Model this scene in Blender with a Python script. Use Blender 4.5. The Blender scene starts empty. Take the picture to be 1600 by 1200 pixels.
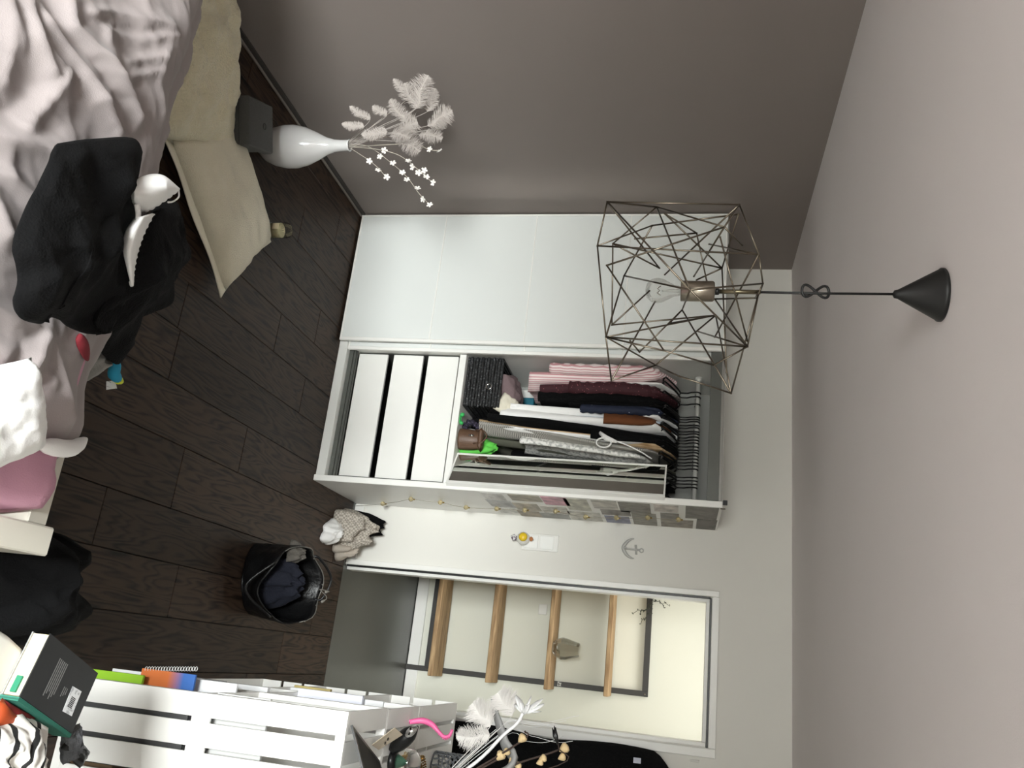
import bpy, bmesh, math, random
from mathutils import Vector, Matrix, noise
random.seed(7)
sc = bpy.context.scene
col = sc.collection
R = math.radians

# ------------------------------------------------------------------ camera
CAM = Vector((2.2791, -4.4730, 1.8417)); YAW, PITCH, ROLL, FPX = 0.3280, -0.2107, 0.0401, 1297.9
_f = Vector((-math.sin(YAW)*math.cos(PITCH), math.cos(YAW)*math.cos(PITCH), math.sin(PITCH)))
_r = Vector((math.cos(YAW), math.sin(YAW), 0)); _u = _r.cross(_f)
RR = math.cos(ROLL)*_r + math.sin(ROLL)*_u
UU = -math.sin(ROLL)*_r + math.cos(ROLL)*_u
cam = bpy.data.cameras.new('camera'); camo = bpy.data.objects.new('camera', cam); col.objects.link(camo)
cam.sensor_width = 36; cam.sensor_fit = 'HORIZONTAL'; cam.lens = 36*FPX/1600; cam.clip_start = .02
m = Matrix((UU, -RR, -_f)).transposed().to_4x4(); m.translation = CAM      # the phone was held on its side
camo.matrix_world = m
sc.camera = camo

# ------------------------------------------------------------------ light
sc.view_settings.view_transform = 'Standard'; sc.view_settings.look = 'None'
sc.view_settings.gamma = 1; sc.view_settings.use_curve_mapping = False
sc.view_settings.exposure = 0.0
w = bpy.data.worlds.new('sky'); sc.world = w; w.use_nodes = True
_nt = w.node_tree; _bg = _nt.nodes['Background']
_tc = _nt.nodes.new('ShaderNodeTexCoord'); _sx = _nt.nodes.new('ShaderNodeSeparateXYZ'); _cr = _nt.nodes.new('ShaderNodeValToRGB')
_mr = _nt.nodes.new('ShaderNodeMapRange'); _mr.inputs['From Min'].default_value = -1; _mr.inputs['From Max'].default_value = 1
_nt.links.new(_tc.outputs['Generated'], _sx.inputs[0]); _nt.links.new(_sx.outputs['Z'], _mr.inputs['Value']); _nt.links.new(_mr.outputs[0], _cr.inputs['Fac'])
_cr.color_ramp.elements[0].position = .495; _cr.color_ramp.elements[0].color = (.21, .21, .205, 1)      # street and facades
_cr.color_ramp.elements[1].position = .57; _cr.color_ramp.elements[1].color = (.97, .99, 1.0, 1)       # overcast sky
_nt.links.new(_cr.outputs['Color'], _bg.inputs['Color']); _bg.inputs['Strength'].default_value = 150.0
sc.cycles.sample_clamp_indirect = 25; sc.cycles.blur_glossy = .02
def area(name, loc, rot, sx, sy, e, c=(1, 1, 1), spread=180):
    l = bpy.data.lights.new(name, 'AREA'); l.shape = 'RECTANGLE'; l.size = sx; l.size_y = sy; l.energy = e; l.color = c
    l.spread = R(spread)
    o = bpy.data.objects.new(name, l); col.objects.link(o); o.location = loc; o.rotation_euler = rot
    return o
# daylight falling in through the window behind the photographer, and an unseen area light added to brighten the landing
_po = area('window_portal', (1.97, -6.89, 1.50), (R(90), 0, 0), 1.10, 1.30, 1); _po.data.cycles.is_portal = True
area('hall_fill_light', (2.3, .62, 2.47), (R(0), 0, 0), 1.3, .7, 16, (1, .99, .93))

# ------------------------------------------------------------------ pixel helpers (frame 1600x1200) -> points at a known depth
def ray(x, y): return _f + RR*((y-600)/FPX) - UU*((800-x)/FPX)
def pz(x, y, z): d = ray(x, y); return CAM + d*((z-CAM.z)/d.z)
def py(x, y, Y): d = ray(x, y); return CAM + d*((Y-CAM.y)/d.y)
def pX(x, y, X): d = ray(x, y); return CAM + d*((X-CAM.x)/d.x)

# ------------------------------------------------------------------ materials
def S(r, g, b):
    f = lambda c: (c/255/12.92) if c/255 <= .04045 else ((c/255+.055)/1.055)**2.4
    return (f(r), f(g), f(b), 1)
_m = {}
def M(name, c, rough=.6, var=.08, nscale=6, bump=0, bscale=120, metal=0, trans=0, ior=1.45, sheen=0, alpha=1, spec=.5, sub=0, coat=0):
    if name in _m: return _m[name]
    mt = bpy.data.materials.new(name); mt.use_nodes = True; nt = mt.node_tree; b = nt.nodes['Principled BSDF']
    b.inputs['Roughness'].default_value = rough; b.inputs['Metallic'].default_value = metal
    b.inputs['Transmission Weight'].default_value = trans; b.inputs['IOR'].default_value = ior
    b.inputs['Sheen Weight'].default_value = sheen; b.inputs['Alpha'].default_value = alpha
    b.inputs['Specular IOR Level'].default_value = spec; b.inputs['Coat Weight'].default_value = coat
    tc = nt.nodes.new('ShaderNodeTexCoord')
    if var:
        n = nt.nodes.new('ShaderNodeTexNoise'); n.inputs['Scale'].default_value = nscale; n.inputs['Detail'].default_value = 4
        nt.links.new(tc.outputs['Object'], n.inputs['Vector'])
        mx = nt.nodes.new('ShaderNodeMix'); mx.data_type = 'RGBA'
        mx.inputs['A'].default_value = [v*(1-var) for v in c[:3]]+[1]; mx.inputs['B'].default_value = [min(1, v*(1+var)) for v in c[:3]]+[1]
        nt.links.new(n.outputs['Fac'], mx.inputs['Factor']); nt.links.new(mx.outputs['Result'], b.inputs['Base Color'])
    else: b.inputs['Base Color'].default_value = c
    if bump:
        n2 = nt.nodes.new('ShaderNodeTexNoise'); n2.inputs['Scale'].default_value = bscale; n2.inputs['Detail'].default_value = 3
        nt.links.new(tc.outputs['Object'], n2.inputs['Vector'])
        bp = nt.nodes.new('ShaderNodeBump'); bp.inputs['Strength'].default_value = bump; bp.inputs['Distance'].default_value = .01
        nt.links.new(n2.outputs['Fac'], bp.inputs['Height']); nt.links.new(bp.outputs['Normal'], b.inputs['Normal'])
    _m[name] = mt; return mt
def node_mat(name, rough=.7):
    mt = bpy.data.materials.new(name); mt.use_nodes = True; nt = mt.node_tree
    nt.nodes['Principled BSDF'].inputs['Roughness'].default_value = rough
    _m[name] = mt; return mt, nt, nt.nodes['Principled BSDF']
def pattern(name, c1, c2, kind, scale=(1, 1, 1), rough=.8, thr=.5, soft=.02, distort=0):
    """two-colour woven / printed pattern"""
    mt, nt, b = node_mat(name, rough)
    tc = nt.nodes.new('ShaderNodeTexCoord'); mp = nt.nodes.new('ShaderNodeMapping'); mp.inputs['Scale'].default_value = scale
    nt.links.new(tc.outputs['Object'], mp.inputs['Vector'])
    if kind == 'stripe':
        t = nt.nodes.new('ShaderNodeTexWave'); t.inputs['Scale'].default_value = 1; t.inputs['Distortion'].default_value = distort; t.bands_direction = 'DIAGONAL'; o = t.outputs['Fac']
    elif kind == 'dots':
        t = nt.nodes.new('ShaderNodeTexVoronoi'); t.inputs['Scale'].default_value = 1; o = t.outputs['Distance']
    elif kind == 'check':
        t = nt.nodes.new('ShaderNodeTexChecker'); t.inputs['Scale'].default_value = 1; o = t.outputs['Fac']
    else:
        t = nt.nodes.new('ShaderNodeTexNoise'); t.inputs['Scale'].default_value = 1; t.inputs['Detail'].default_value = 5; o = t.outputs['Fac']
    nt.links.new(mp.outputs['Vector'], t.inputs['Vector'])
    cr = nt.nodes.new('ShaderNodeValToRGB'); cr.color_ramp.elements[0].position = max(0, thr-soft); cr.color_ramp.elements[1].position = min(1, thr+soft)
    cr.color_ramp.elements[0].color = c1; cr.color_ramp.elements[1].color = c2
    nt.links.new(o, cr.inputs['Fac']); nt.links.new(cr.outputs['Color'], b.inputs['Base Color'])
    return mt

def wood_floor():
    mt, nt, b = node_mat('dark_oak', .5)
    tc = nt.nodes.new('ShaderNodeTexCoord'); oi = nt.nodes.new('ShaderNodeObjectInfo')
    ad = nt.nodes.new('ShaderNodeVectorMath'); ad.operation = 'ADD'
    ml = nt.nodes.new('ShaderNodeVectorMath'); ml.operation = 'SCALE'; ml.inputs['Scale'].default_value = 1
    cx = nt.nodes.new('ShaderNodeCombineXYZ')
    mu = nt.nodes.new('ShaderNodeMath'); mu.operation = 'MULTIPLY'; mu.inputs[1].default_value = 37
    nt.links.new(oi.outputs['Random'], mu.inputs[0]); nt.links.new(mu.outputs[0], cx.inputs[0]); nt.links.new(mu.outputs[0], cx.inputs[1])
    nt.links.new(tc.outputs['Object'], ad.inputs[0]); nt.links.new(cx.outputs[0], ad.inputs[1])
    mp = nt.nodes.new('ShaderNodeMapping'); mp.inputs['Scale'].default_value = (9, 1.1, 9); nt.links.new(ad.outputs[0], mp.inputs['Vector'])
    n0 = nt.nodes.new('ShaderNodeTexNoise'); n0.inputs['Scale'].default_value = 1.1; n0.inputs['Detail'].default_value = 2; nt.links.new(mp.outputs[0], n0.inputs['Vector'])
    wv = nt.nodes.new('ShaderNodeMath'); wv.operation = 'MULTIPLY'; wv.inputs[1].default_value = 16; nt.links.new(n0.outputs['Fac'], wv.inputs[0])
    fr = nt.nodes.new('ShaderNodeMath'); fr.operation = 'PINGPONG'; fr.inputs[1].default_value = .5; nt.links.new(wv.outputs[0], fr.inputs[0])
    n1 = nt.nodes.new('ShaderNodeTexNoise'); n1.inputs['Scale'].default_value = 6; n1.inputs['Detail'].default_value = 6; nt.links.new(mp.outputs[0], n1.inputs['Vector'])
    sm = nt.nodes.new('ShaderNodeMath'); sm.operation = 'MULTIPLY_ADD'; sm.inputs[1].default_value = .9
    nt.links.new(fr.outputs[0], sm.inputs[0]); nt.links.new(n1.outputs['Fac'], sm.inputs[2])
    cr = nt.nodes.new('ShaderNodeValToRGB'); nt.links.new(sm.outputs[0], cr.inputs['Fac'])
    cr.color_ramp.elements[0].position = .34; cr.color_ramp.elements[0].color = S(10, 7, 6)
    cr.color_ramp.elements[1].position = .8; cr.color_ramp.elements[1].color = S(62, 48, 38)
    e = cr.color_ramp.elements.new(.5); e.color = S(36, 27, 21)
    hs = nt.nodes.new('ShaderNodeHueSaturation'); nt.links.new(cr.outputs['Color'], hs.inputs['Color'])
    mr = nt.nodes.new('ShaderNodeMapRange'); mr.inputs['To Min'].default_value = .75; mr.inputs['To Max'].default_value = 1.2
    nt.links.new(oi.outputs['Random'], mr.inputs['Value']); nt.links.new(mr.outputs[0], hs.inputs['Value'])
    nt.links.new(hs.outputs['Color'], b.inputs['Base Color'])
    bp = nt.nodes.new('ShaderNodeBump'); bp.inputs['Strength'].default_value = .25; bp.inputs['Distance'].default_value = .004
    nt.links.new(sm.outputs[0], bp.inputs['Height']); nt.links.new(bp.outputs['Normal'], b.inputs['Normal'])
    return mt
OAK = wood_floor(); OAK.node_tree.nodes['Principled BSDF'].inputs['Specular IOR Level'].default_value = .18
def light_wood():
    mt, nt, b = node_mat('raw_beam', .75)
    tc = nt.nodes.new('ShaderNodeTexCoord'); mp = nt.nodes.new('ShaderNodeMapping'); mp.inputs['Scale'].default_value = (3, 25, 25)
    nt.links.new(tc.outputs['Object'], mp.inputs['Vector'])
    n = nt.nodes.new('ShaderNodeTexNoise'); n.inputs['Scale'].default_value = 2; n.inputs['Detail'].default_value = 6; nt.links.new(mp.outputs[0], n.inputs['Vector'])
    cr = nt.nodes.new('ShaderNodeValToRGB'); cr.color_ramp.elements[0].position = .3; cr.color_ramp.elements[1].position = .7
    cr.color_ramp.elements[0].color = S(138, 108, 76); cr.color_ramp.elements[1].color = S(196, 166, 126)
    nt.links.new(n.outputs['Fac'], cr.inputs['Fac']); nt.links.new(cr.outputs['Color'], b.inputs['Base Color']); return mt

TAUPE = M('taupe_paint', S(130, 121, 116), .85, .03, 3, .05, 300)
WHITEW = M('white_wall_paint', S(228, 226, 219), .85, .02, 3, .05, 300)
CEIL = M('ceiling_paint', S(230, 223, 222), .9, .02, 3, .05, 300)
LACQ = M('white_lacquer', S(236, 235, 230), .32, .01, 3)
CREAML = M('cream_lacquer', S(206, 202, 190), .4, .02, 3)
FROST = M('frosted_glass', S(222, 225, 222), .16, .015, 2, coat=.3)
ALU = M('silver_aluminium', S(170, 172, 170), .4, .03, 5, metal=.6)
DARKIN = M('dark_gap', S(26, 27, 28), .6, .1)
TRACK = M('track_grey', S(95, 97, 92), .45, .05, metal=.3)
BLACKM = M('black_metal', S(24, 24, 24), .45, .1)
STEEL = M('dark_steel', S(52, 50, 47), .5, .1, 9)
NICKEL = M('brushed_nickel', S(150, 142, 130), .28, .06, 20, metal=1)
WIRE = M('dull_steel_wire', S(112, 104, 92), .3, .05, 9, metal=1)
GLASS = M('clear_glass', (1, 1, 1, 1), .02, 0, trans=1, ior=1.45)
def thin_glass(name, tint, refl=.5, blend=.25, rough=.02):
    mt = bpy.data.materials.new(name); mt.use_nodes = True; nt = mt.node_tree; nt.nodes.clear()
    out = nt.nodes.new('ShaderNodeOutputMaterial'); t = nt.nodes.new('ShaderNodeBsdfTransparent'); g = nt.nodes.new('ShaderNodeBsdfGlossy')
    t.inputs['Color'].default_value = tint; g.inputs['Roughness'].default_value = rough
    lw = nt.nodes.new('ShaderNodeLayerWeight'); lw.inputs['Blend'].default_value = blend
    mu = nt.nodes.new('ShaderNodeMath'); mu.operation = 'MULTIPLY'; mu.inputs[1].default_value = refl
    nz = nt.nodes.new('ShaderNodeTexNoise'); nz.inputs['Scale'].default_value = 3
    mx = nt.nodes.new('ShaderNodeMixShader'); nt.links.new(lw.outputs['Fresnel'], mu.inputs[0]); nt.links.new(mu.outputs[0], mx.inputs['Fac'])
    nt.links.new(t.outputs[0], mx.inputs[1]); nt.links.new(g.outputs[0], mx.inputs[2]); nt.links.new(mx.outputs[0], out.inputs['Surface'])
    _m[name] = mt; return mt
PANE = thin_glass('window_pane_glass', (.97, .98, .97, 1), .4)
JAR = thin_glass('jar_glass', (.93, .94, .92, 1), .35, .3)
PLAST = M('black_plastic', S(14, 14, 15), .35, .1)
BLACKC = M('black_cloth', S(9, 9, 10), .95, .15, 8, .3, 200, spec=.2)
BLACKC2 = M('black_knit', S(12, 12, 13), .95, .2, 30, .6, 160, spec=.2)
DUVETM = M('taupe_cotton', S(148, 139, 138), .85, .03, 5, .12, 350, sheen=.1)
WHITEC = M('white_cotton', S(238, 237, 235), .85, .02, 6, .12, 300, sheen=.1)
PINKC = M('pink_cotton', S(198, 148, 168), .85, .05, 6, .1, 300)
CREAMF = M('cream_fleece', S(228, 221, 198), .95, .05, 20, .6, 260, sheen=.3)
GREYBOX = M('charcoal_linen', S(78, 78, 76), .9, .2, 160, .5, 400)
PORC = M('white_glazed_porcelain', S(206, 205, 204), .12, .01, 3, coat=.5)
BEAM = light_wood()

# ------------------------------------------------------------------ mesh helpers
def link(name, me, mat, parent=None):
    o = bpy.data.objects.new(name, me); col.objects.link(o)
    if mat is not None: me.materials.append(mat)
    if parent is not None:
        o.parent = parent; o.matrix_parent_inverse = WM(parent).inverted()
    return o
def WM(o):
    mm = o.matrix_basis.copy()
    p = o
    while p.parent is not None:
        mm = p.matrix_parent_inverse @ mm; p = p.parent; mm = p.matrix_basis @ mm
    return mm
def meshobj(name, vs, fs, mat, parent=None, smooth=False):
    me = bpy.data.meshes.new(name); me.from_pydata([tuple(v) for v in vs], [], fs); me.update()
    if smooth: me.polygons.foreach_set('use_smooth', [True]*len(me.polygons))
    return link(name, me, mat, parent)
def bmobj(name, bm, mat, parent=None, smooth=False):
    bmesh.ops.recalc_face_normals(bm, faces=bm.faces)
    me = bpy.data.meshes.new(name); bm.to_mesh(me); bm.free()
    if smooth: me.polygons.foreach_set('use_smooth', [True]*len(me.polygons))
    return link(name, me, mat, parent)
def bm_box(bm, a, b, bev=0, mat=None):
    ret = bmesh.ops.create_cube(bm, size=1); v = ret['verts']
    c = [(a[i]+b[i])/2 for i in range(3)]; s = [abs(b[i]-a[i]) for i in range(3)]
    for q in v: q.co = Vector([c[i]+q.co[i]*s[i] for i in range(3)])
    if bev:
        ed = list({e for q in v for e in q.link_edges})
        r2 = bmesh.ops.bevel(bm, geom=ed, offset=bev, segments=1, affect='EDGES')
        v = list({q for f in r2['faces'] for q in f.verts} | {q for q in v if q.is_valid})
    if mat is not None:
        for q in v:
            if q.is_valid: q.co = mat @ q.co
    return v
def box(name, a, b, mat, parent=None, bev=.002, xf=None):
    bm = bmesh.new(); bm_box(bm, a, b, bev, xf); return bmobj(name, bm, mat, parent)
def tube_geo(pts, r, seg=8, closed=False, flat=None):
    pts = [Vector(p) for p in pts]; n = len(pts); vs, fs = [], []
    rs = r if isinstance(r, (list, tuple)) else [r]*n
    up = None
    for i, p in enumerate(pts):
        if closed: t = pts[(i+1) % n]-pts[i-1]
        else: t = pts[min(i+1, n-1)]-pts[max(i-1, 0)]
        if t.length < 1e-9: t = Vector((0, 0, 1))
        t.normalize()
        if up is None:
            up = Vector((0, 0, 1)) if abs(t.z) < .9 else Vector((1, 0, 0))
        a = t.cross(up)
        if a.length < 1e-5: a = t.cross(Vector((.3, .8, .1)))
        a.normalize(); bb = a.cross(t); bb.normalize(); up = bb
        for k in range(seg):
            an = 2*math.pi*k/seg
            vs.append(p+a*math.cos(an)*rs[i]+bb*math.sin(an)*rs[i]*(flat or 1))
    m_ = n if closed else n-1
    for i in range(m_):
        for k in range(seg):
            j = (i+1) % n
            fs.append((i*seg+k, i*seg+(k+1) % seg, j*seg+(k+1) % seg, j*seg+k))
    if not closed:
        fs.append(tuple(range(seg-1, -1, -1))); fs.append(tuple((n-1)*seg+k for k in range(seg)))
    return vs, fs
def tube(name, pts, r, mat, parent=None, seg=8, closed=False, flat=None):
    v, f = tube_geo(pts, r, seg, closed, flat); return meshobj(name, v, f, mat, parent, True)
def join_geo(gs):
    V, F = [], []
    for v, f in gs:
        o = len(V); V += v; F += [tuple(i+o for i in q) for q in f]
    return V, F
def lathe(name, prof, mat, parent=None, seg=32, c=(0, 0, 0), axis=None, smooth=True):
    """prof: list of (r, h) along the axis"""
    c = Vector(c); ax = Vector(axis or (0, 0, 1)).normalized()
    a = ax.orthogonal().normalized(); b = ax.cross(a)
    vs, fs = [], []
    for r, h in prof:
        for k in range(seg):
            t = 2*math.pi*k/seg; vs.append(c+ax*h+(a*math.cos(t)+b*math.sin(t))*max(r, 1e-4))
    n = len(prof)
    for i in range(n-1):
        for k in range(seg):
            fs.append((i*seg+k, i*seg+(k+1) % seg, (i+1)*seg+(k+1) % seg, (i+1)*seg+k))
    fs.append(tuple(range(seg-1, -1, -1))); fs.append(tuple((n-1)*seg+k for k in range(seg)))
    return meshobj(name, vs, fs, mat, parent, smooth)
def spline(pts, n=6):
    pts = [Vector(p) for p in pts]; out = []
    P = [pts[0]*2-pts[1]]+pts+[pts[-1]*2-pts[-2]]
    for i in range(1, len(P)-2):
        for k in range(n):
            t = k/n; p0, p1, p2, p3 = P[i-1:i+3]
            out.append(.5*((2*p1)+(p2-p0)*t+(2*p0-5*p1+4*p2-p3)*t*t+(3*p1-p0-3*p2+p3)*t**3))
    out.append(pts[-1]); return out
def tag(o, label, cat, group=None):
    o['label'] = label; o['category'] = cat
    if group: o['group'] = group
    return o
def thing(name, label, cat, loc=(0, 0, 0), group=None, rz=0):
    o = bpy.data.objects.new(name, None); col.objects.link(o); o.location = loc; o.rotation_euler = (0, 0, rz)
    o.empty_display_size = .05
    return tag(o, label, cat, group)
def struct(o): o['kind'] = 'structure'; return o
def fbm(p, o=3, s=1.): return noise.fractal(Vector(p)*s, 1., 2., o)
def sheet(name, fn, nu, nv, mat, parent=None, thick=0.0, sub=0):
    vs = [fn(i/nu, j/nv) for j in range(nv+1) for i in range(nu+1)]
    fs = [(j*(nu+1)+i, j*(nu+1)+i+1, (j+1)*(nu+1)+i+1, (j+1)*(nu+1)+i) for j in range(nv) for i in range(nu)]
    o = meshobj(name, vs, fs, mat, parent, True)
    if thick:
        md = o.modifiers.new('thickness', 'SOLIDIFY'); md.thickness = thick; md.offset = 0
    if sub:
        md = o.modifiers.new('smooth', 'SUBSURF'); md.levels = md.render_levels = sub
    return o
def pillow_mesh(L, W, H, n=22, seed=0, pinch=.06, wr=.008):
    """closed pillow around the origin, local x along L, y along W"""
    vs, fs = [], []
    for s in (1, -1):
        for j in range(n+1):
            for i in range(n+1):
                u, v = i/n*2-1, j/n*2-1
                e = (1-abs(u)**3.2)*(1-abs(v)**3.2)
                px = u*L/2*(1-pinch*(1-v*v)*0-pinch*(1-abs(v))*abs(u)**2)
                py_ = v*W/2*(1-pinch*(1-abs(u))*abs(v)**2)
                h = H/2*max(e, 0)**.42
                h += wr*fbm((u*2+seed, v*2, s*3), 3, 1.6)*(e**.3 if e > 0 else 0)
                vs.append(Vector((px, py_, s*max(h, .0)+H/2*.0)))
    N = (n+1)*(n+1)
    for s in range(2):
        for j in range(n):
            for i in range(n):
                a = s*N+j*(n+1)+i; q = (a, a+1, a+n+2, a+n+1)
                fs.append(q if s == 0 else q[::-1])
    return vs, fs
def pillow(name, L, W, H, loc, rot, mat, parent=None, **k):
    v, f = pillow_mesh(L, W, H, **k); o = meshobj(name, v, f, mat, None, True)
    o.location = loc; o.rotation_euler = rot
    bm = bmesh.new(); bm.from_mesh(o.data); bmesh.ops.remove_doubles(bm, verts=bm.verts, dist=.0005); bm.to_mesh(o.data); bm.free()
    if parent is not None:
        o.parent = parent; o.matrix_parent_inverse = WM(parent).inverted()
    return o
def crumple(name, c, rx, ry, h, mat, seed=0, n=28, amp=.35, fold=2.2, parent=None, rz=0, base=0):
    """a crumpled heap of cloth: a dome with ridged folds and an irregular hem"""
    vs, fs = [], []; c = Vector(c)
    for j in range(n+1):
        rr = j/n
        for i in range(n*2):
            t = 2*math.pi*i/(n*2); d = Vector((math.cos(t), math.sin(t), 0))
            edge = 1+.22*fbm((d.x*1.3+seed, d.y*1.3, 1.7), 3, 1.3)+.10*math.sin(5*t+seed*2.1)
            p = Vector((d.x*rx*rr*edge, d.y*ry*rr*edge, 0))
            rg = noise.ridged_multi_fractal(Vector((p.x/rx*fold*.5+seed*3.1, p.y/ry*fold*.5, seed)), 1., 2., 3, 1., 2.)
            z = h*(1-rr**2.4)**.7*(1-amp+amp*(rg*.75)) + base
            p.x += .12*rx*fbm((p.x/rx*2+seed, p.y/ry*2, 9), 2); p.y += .12*ry*fbm((p.x/rx*2, p.y/ry*2+seed, 5), 2)
            q = Vector((p.x*math.cos(rz)-p.y*math.sin(rz), p.x*math.sin(rz)+p.y*math.cos(rz), max(z, base+.001)))
            vs.append(c+q)
    k = n*2
    for j in range(n):
        for i in range(k): fs.append((j*k+i, (j+1)*k+i, (j+1)*k+(i+1) % k, j*k+(i+1) % k))
    fs.append(tuple(n*k+i for i in range(k-1, -1, -1)))
    o = meshobj(name, vs, fs, mat, parent, True)
    bm = bmesh.new(); bm.from_mesh(o.data); bmesh.ops.remove_doubles(bm, verts=bm.verts, dist=.0002)
    bmesh.ops.recalc_face_normals(bm, faces=bm.faces); bm.to_mesh(o.data); bm.free()
    o.data.polygons.foreach_set('use_smooth', [True]*len(o.data.polygons))
    return o

# ================================================================== the room
H = 2.385; XR = 3.25; YN = -6.8
DX0, DX1, DZ = 1.866, 2.572, 1.993          # door opening in the back wall
fl = struct(box('floor', (-.1, YN-.1, -.08), (XR+.1, -.036, -.014), DARKIN, bev=0))
xs = [0.004]
for e in (.13, .32, .51, .70, .885, 1.073, 1.255, 1.45, 1.652, 1.882, 2.07, 2.26, 2.45, 2.64, 2.83, 3.02, XR-.004): xs.append(e)
ends_ = {6: (-1.95, -.9), 7: (-1.93, -.55), 8: (-1.33, -2.7), 9: (-1.735, -.2), 10: (-.62, -2.1), 11: (-.33, -1.6), 12: (-.62, -2.4)}
for i in range(len(xs)-1):
    cuts = sorted(ends_.get(i, (-.5-((i*.37) % 1.1), -1.9-((i*.53) % .8)))) 
    cuts = [YN+.004, -3.55-((i*.61) % .7)] + list(cuts) + [-.037]
    for a, b in zip(cuts[:-1], cuts[1:]):
        box('plank', (xs[i]+.0012, a+.0012, -.014), (xs[i+1]-.0012, b-.0012, 0), OAK, fl, .0015)
def wall(name, boxes, mat):
    bm = bmesh.new()
    for a, b in boxes: bm_box(bm, a, b, 0)
    return struct(bmobj(name, bm, mat))
wall('wall_left', [((-.1, YN-.1, -.08), (0, .1, H))], TAUPE)
wall('wall_back', [((0, 0, -.08), (DX0, .1, H)), ((DX1, 0, -.08), (XR, .1, H)), ((DX0, 0, DZ), (DX1, .1, H)), ((XR, 0, -.08), (3.7, .1, H)), ((0, 0, H), (3.7, .1, 2.6))], WHITEW)
wall('wall_right', [((XR, YN-.1, -.08), (XR+.1, -.0005, H))], WHITEW)
WX0, WX1, WZ0, WZ1 = 1.42, 2.52, .85, 2.15
wall('wall_near', [((0, YN-.1, -.08), (WX0, YN, H)), ((WX1, YN-.1, -.08), (XR, YN, H)), ((WX0, YN-.1, -.08), (WX1, YN, WZ0)), ((WX0, YN-.1, WZ1), (WX1, YN, H))], WHITEW)
struct(box('ceiling', (-.1, YN-.1, H), (XR+.1, -.0005, H+.1), CEIL, bev=0))
wn = bpy.data.objects.new('window_1', None); col.objects.link(wn); struct(wn); wn.location = (1.97, YN, WZ0)
for a, b in (((WX0, YN-.08, WZ0), (WX0+.06, YN-.02, WZ1)), ((WX1-.06, YN-.08, WZ0), (WX1, YN-.02, WZ1)), ((WX0+.06, YN-.08, WZ0), (WX1-.06, YN-.02, WZ0+.06)), ((WX0+.06, YN-.08, WZ1-.06), (WX1-.06, YN-.02, WZ1)), ((1.94, YN-.08, WZ0+.06), (2.0, YN-.02, WZ1-.06))):
    box('window_frame', a, b, LACQ, wn)
box('pane', (WX0+.06, YN-.055, WZ0+.06), (1.94, YN-.049, WZ1-.06), PANE, wn, 0)
box('pane', (2.0, YN-.055, WZ0+.06), (WX1-.06, YN-.049, WZ1-.06), PANE, wn, 0)
bl = struct(box('baseboard_left', (.0005, YN+.01, .0005), (.010, -.63, .030), M('plinth_dark', S(58, 53, 50), .6, .05), None, .001))
box('quarter_strip', (.0105, YN+.01, .0005), (.020, -.63, .013), M('plinth_light', S(120, 112, 105), .5, .05), bl, .003)
bb = struct(box('baseboard_back', (1.524, -.014, .0005), (1.8305, -.0005, .055), LACQ, None, .002))
struct(box('baseboard_right', (2.622, -.014, .0005), (XR-.001, -.0005, .055), LACQ, None, .002))
# door casing
tr = bpy.data.objects.new('trim_1', None); col.objects.link(tr); struct(tr); tr.location = (2.22, 0, 0)
box('casing', (1.832, -.018, .0005), (1.862, -.0005, 2.032), LACQ, tr, .003)
box('casing', (2.576, -.018, .0005), (2.618, -.0005, 2.032), LACQ, tr, .003)
box('casing', (1.8625, -.018, 1.9955), (2.5755, -.0005, 2.032), LACQ, tr, .003)
box('rubber_seal', (1.8625, -.010, .006), (1.8725, .012, 1.986), PLAST, tr, .001)
box('rubber_seal', (1.8725, -.010, 1.9845), (2.5745, .012, 1.9945), PLAST, tr, .001)
box('jamb', (1.8665, .0125, .001), (1.888, .104, 1.984), LACQ, tr, .001)
box('jamb', (2.553, .0005, .001), (2.5715, .104, 1.984), LACQ, tr, .001)
box('head_jamb', (1.8885, .0125, 1.968), (2.5525, .104, 1.984), LACQ, tr, .001)
# the landing behind the door
HALLF = M('grey_cast_floor', S(84, 85, 81), .33, .14, 3.5, .02, 60)
HALLW = M('landing_paint', S(226, 226, 214), .8, .02, 3)
struct(box('floor_hall', (.8, -.0355, -.08), (3.7, 1.5, 0), HALLF, bev=0))
HB = 1.375
wall('wall_hall_back', [((.8, HB, 0), (3.7, HB+.1, 2.5))], HALLW)
wall('wall_hall_left', [((.8, .1, 0), (.9, HB, 2.5))], HALLW)
wall('wall_hall_right', [((3.6, .1, 0), (3.7, HB, 2.5))], HALLW)
struct(box('ceiling_hall', (.8, .1, 2.5), (3.7, 1.5, 2.6), CEIL, bev=0))
bh = struct(box('baseboard_hall', (.91, HB-.016, .004), (3.59, HB-.0005, .085), LACQ, None, .002))
box('joint_strip', (.91, HB-.02, .0005), (3.59, HB-.0165, .004), DARKIN, bh, 0)

# ================================================================== wardrobe
W0, W1, WH = .003, 1.52, 2.01
wd = thing('wardrobe', 'tall white wardrobe with frosted sliding doors, one half standing open', 'wardrobe', ((W0+W1)/2, -.3, 0))
INW = M('wardrobe_white', S(222, 222, 217), .4, .015, 3)
box('side_panel', (W0, -.56, .001), (W0+.018, -.024, WH), INW, wd)
box('side_panel', (1.490, -.615, .001), (W1, -.003, WH), LACQ, wd)
box('middle_panel', (.766, -.555, .05), (.784, -.024, 1.97), INW, wd)
box('top_panel', (W0+.0185, -.56, 1.974), (1.4895, -.024, WH-.001), INW, wd)
box('back_panel', (W0+.0185, -.0235, .05), (1.4895, -.004, 1.9735), M('wardrobe_back', S(168, 169, 165), .5, .03, 4), wd)
box('base_plinth', (W0+.0185, -.598, .001), (1.4895, -.03, .049), INW, wd)
tk = box('bottom_track', (W0+.0185, -.56, .0495), (1.4895, -.515, .072), TRACK, wd)
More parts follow.
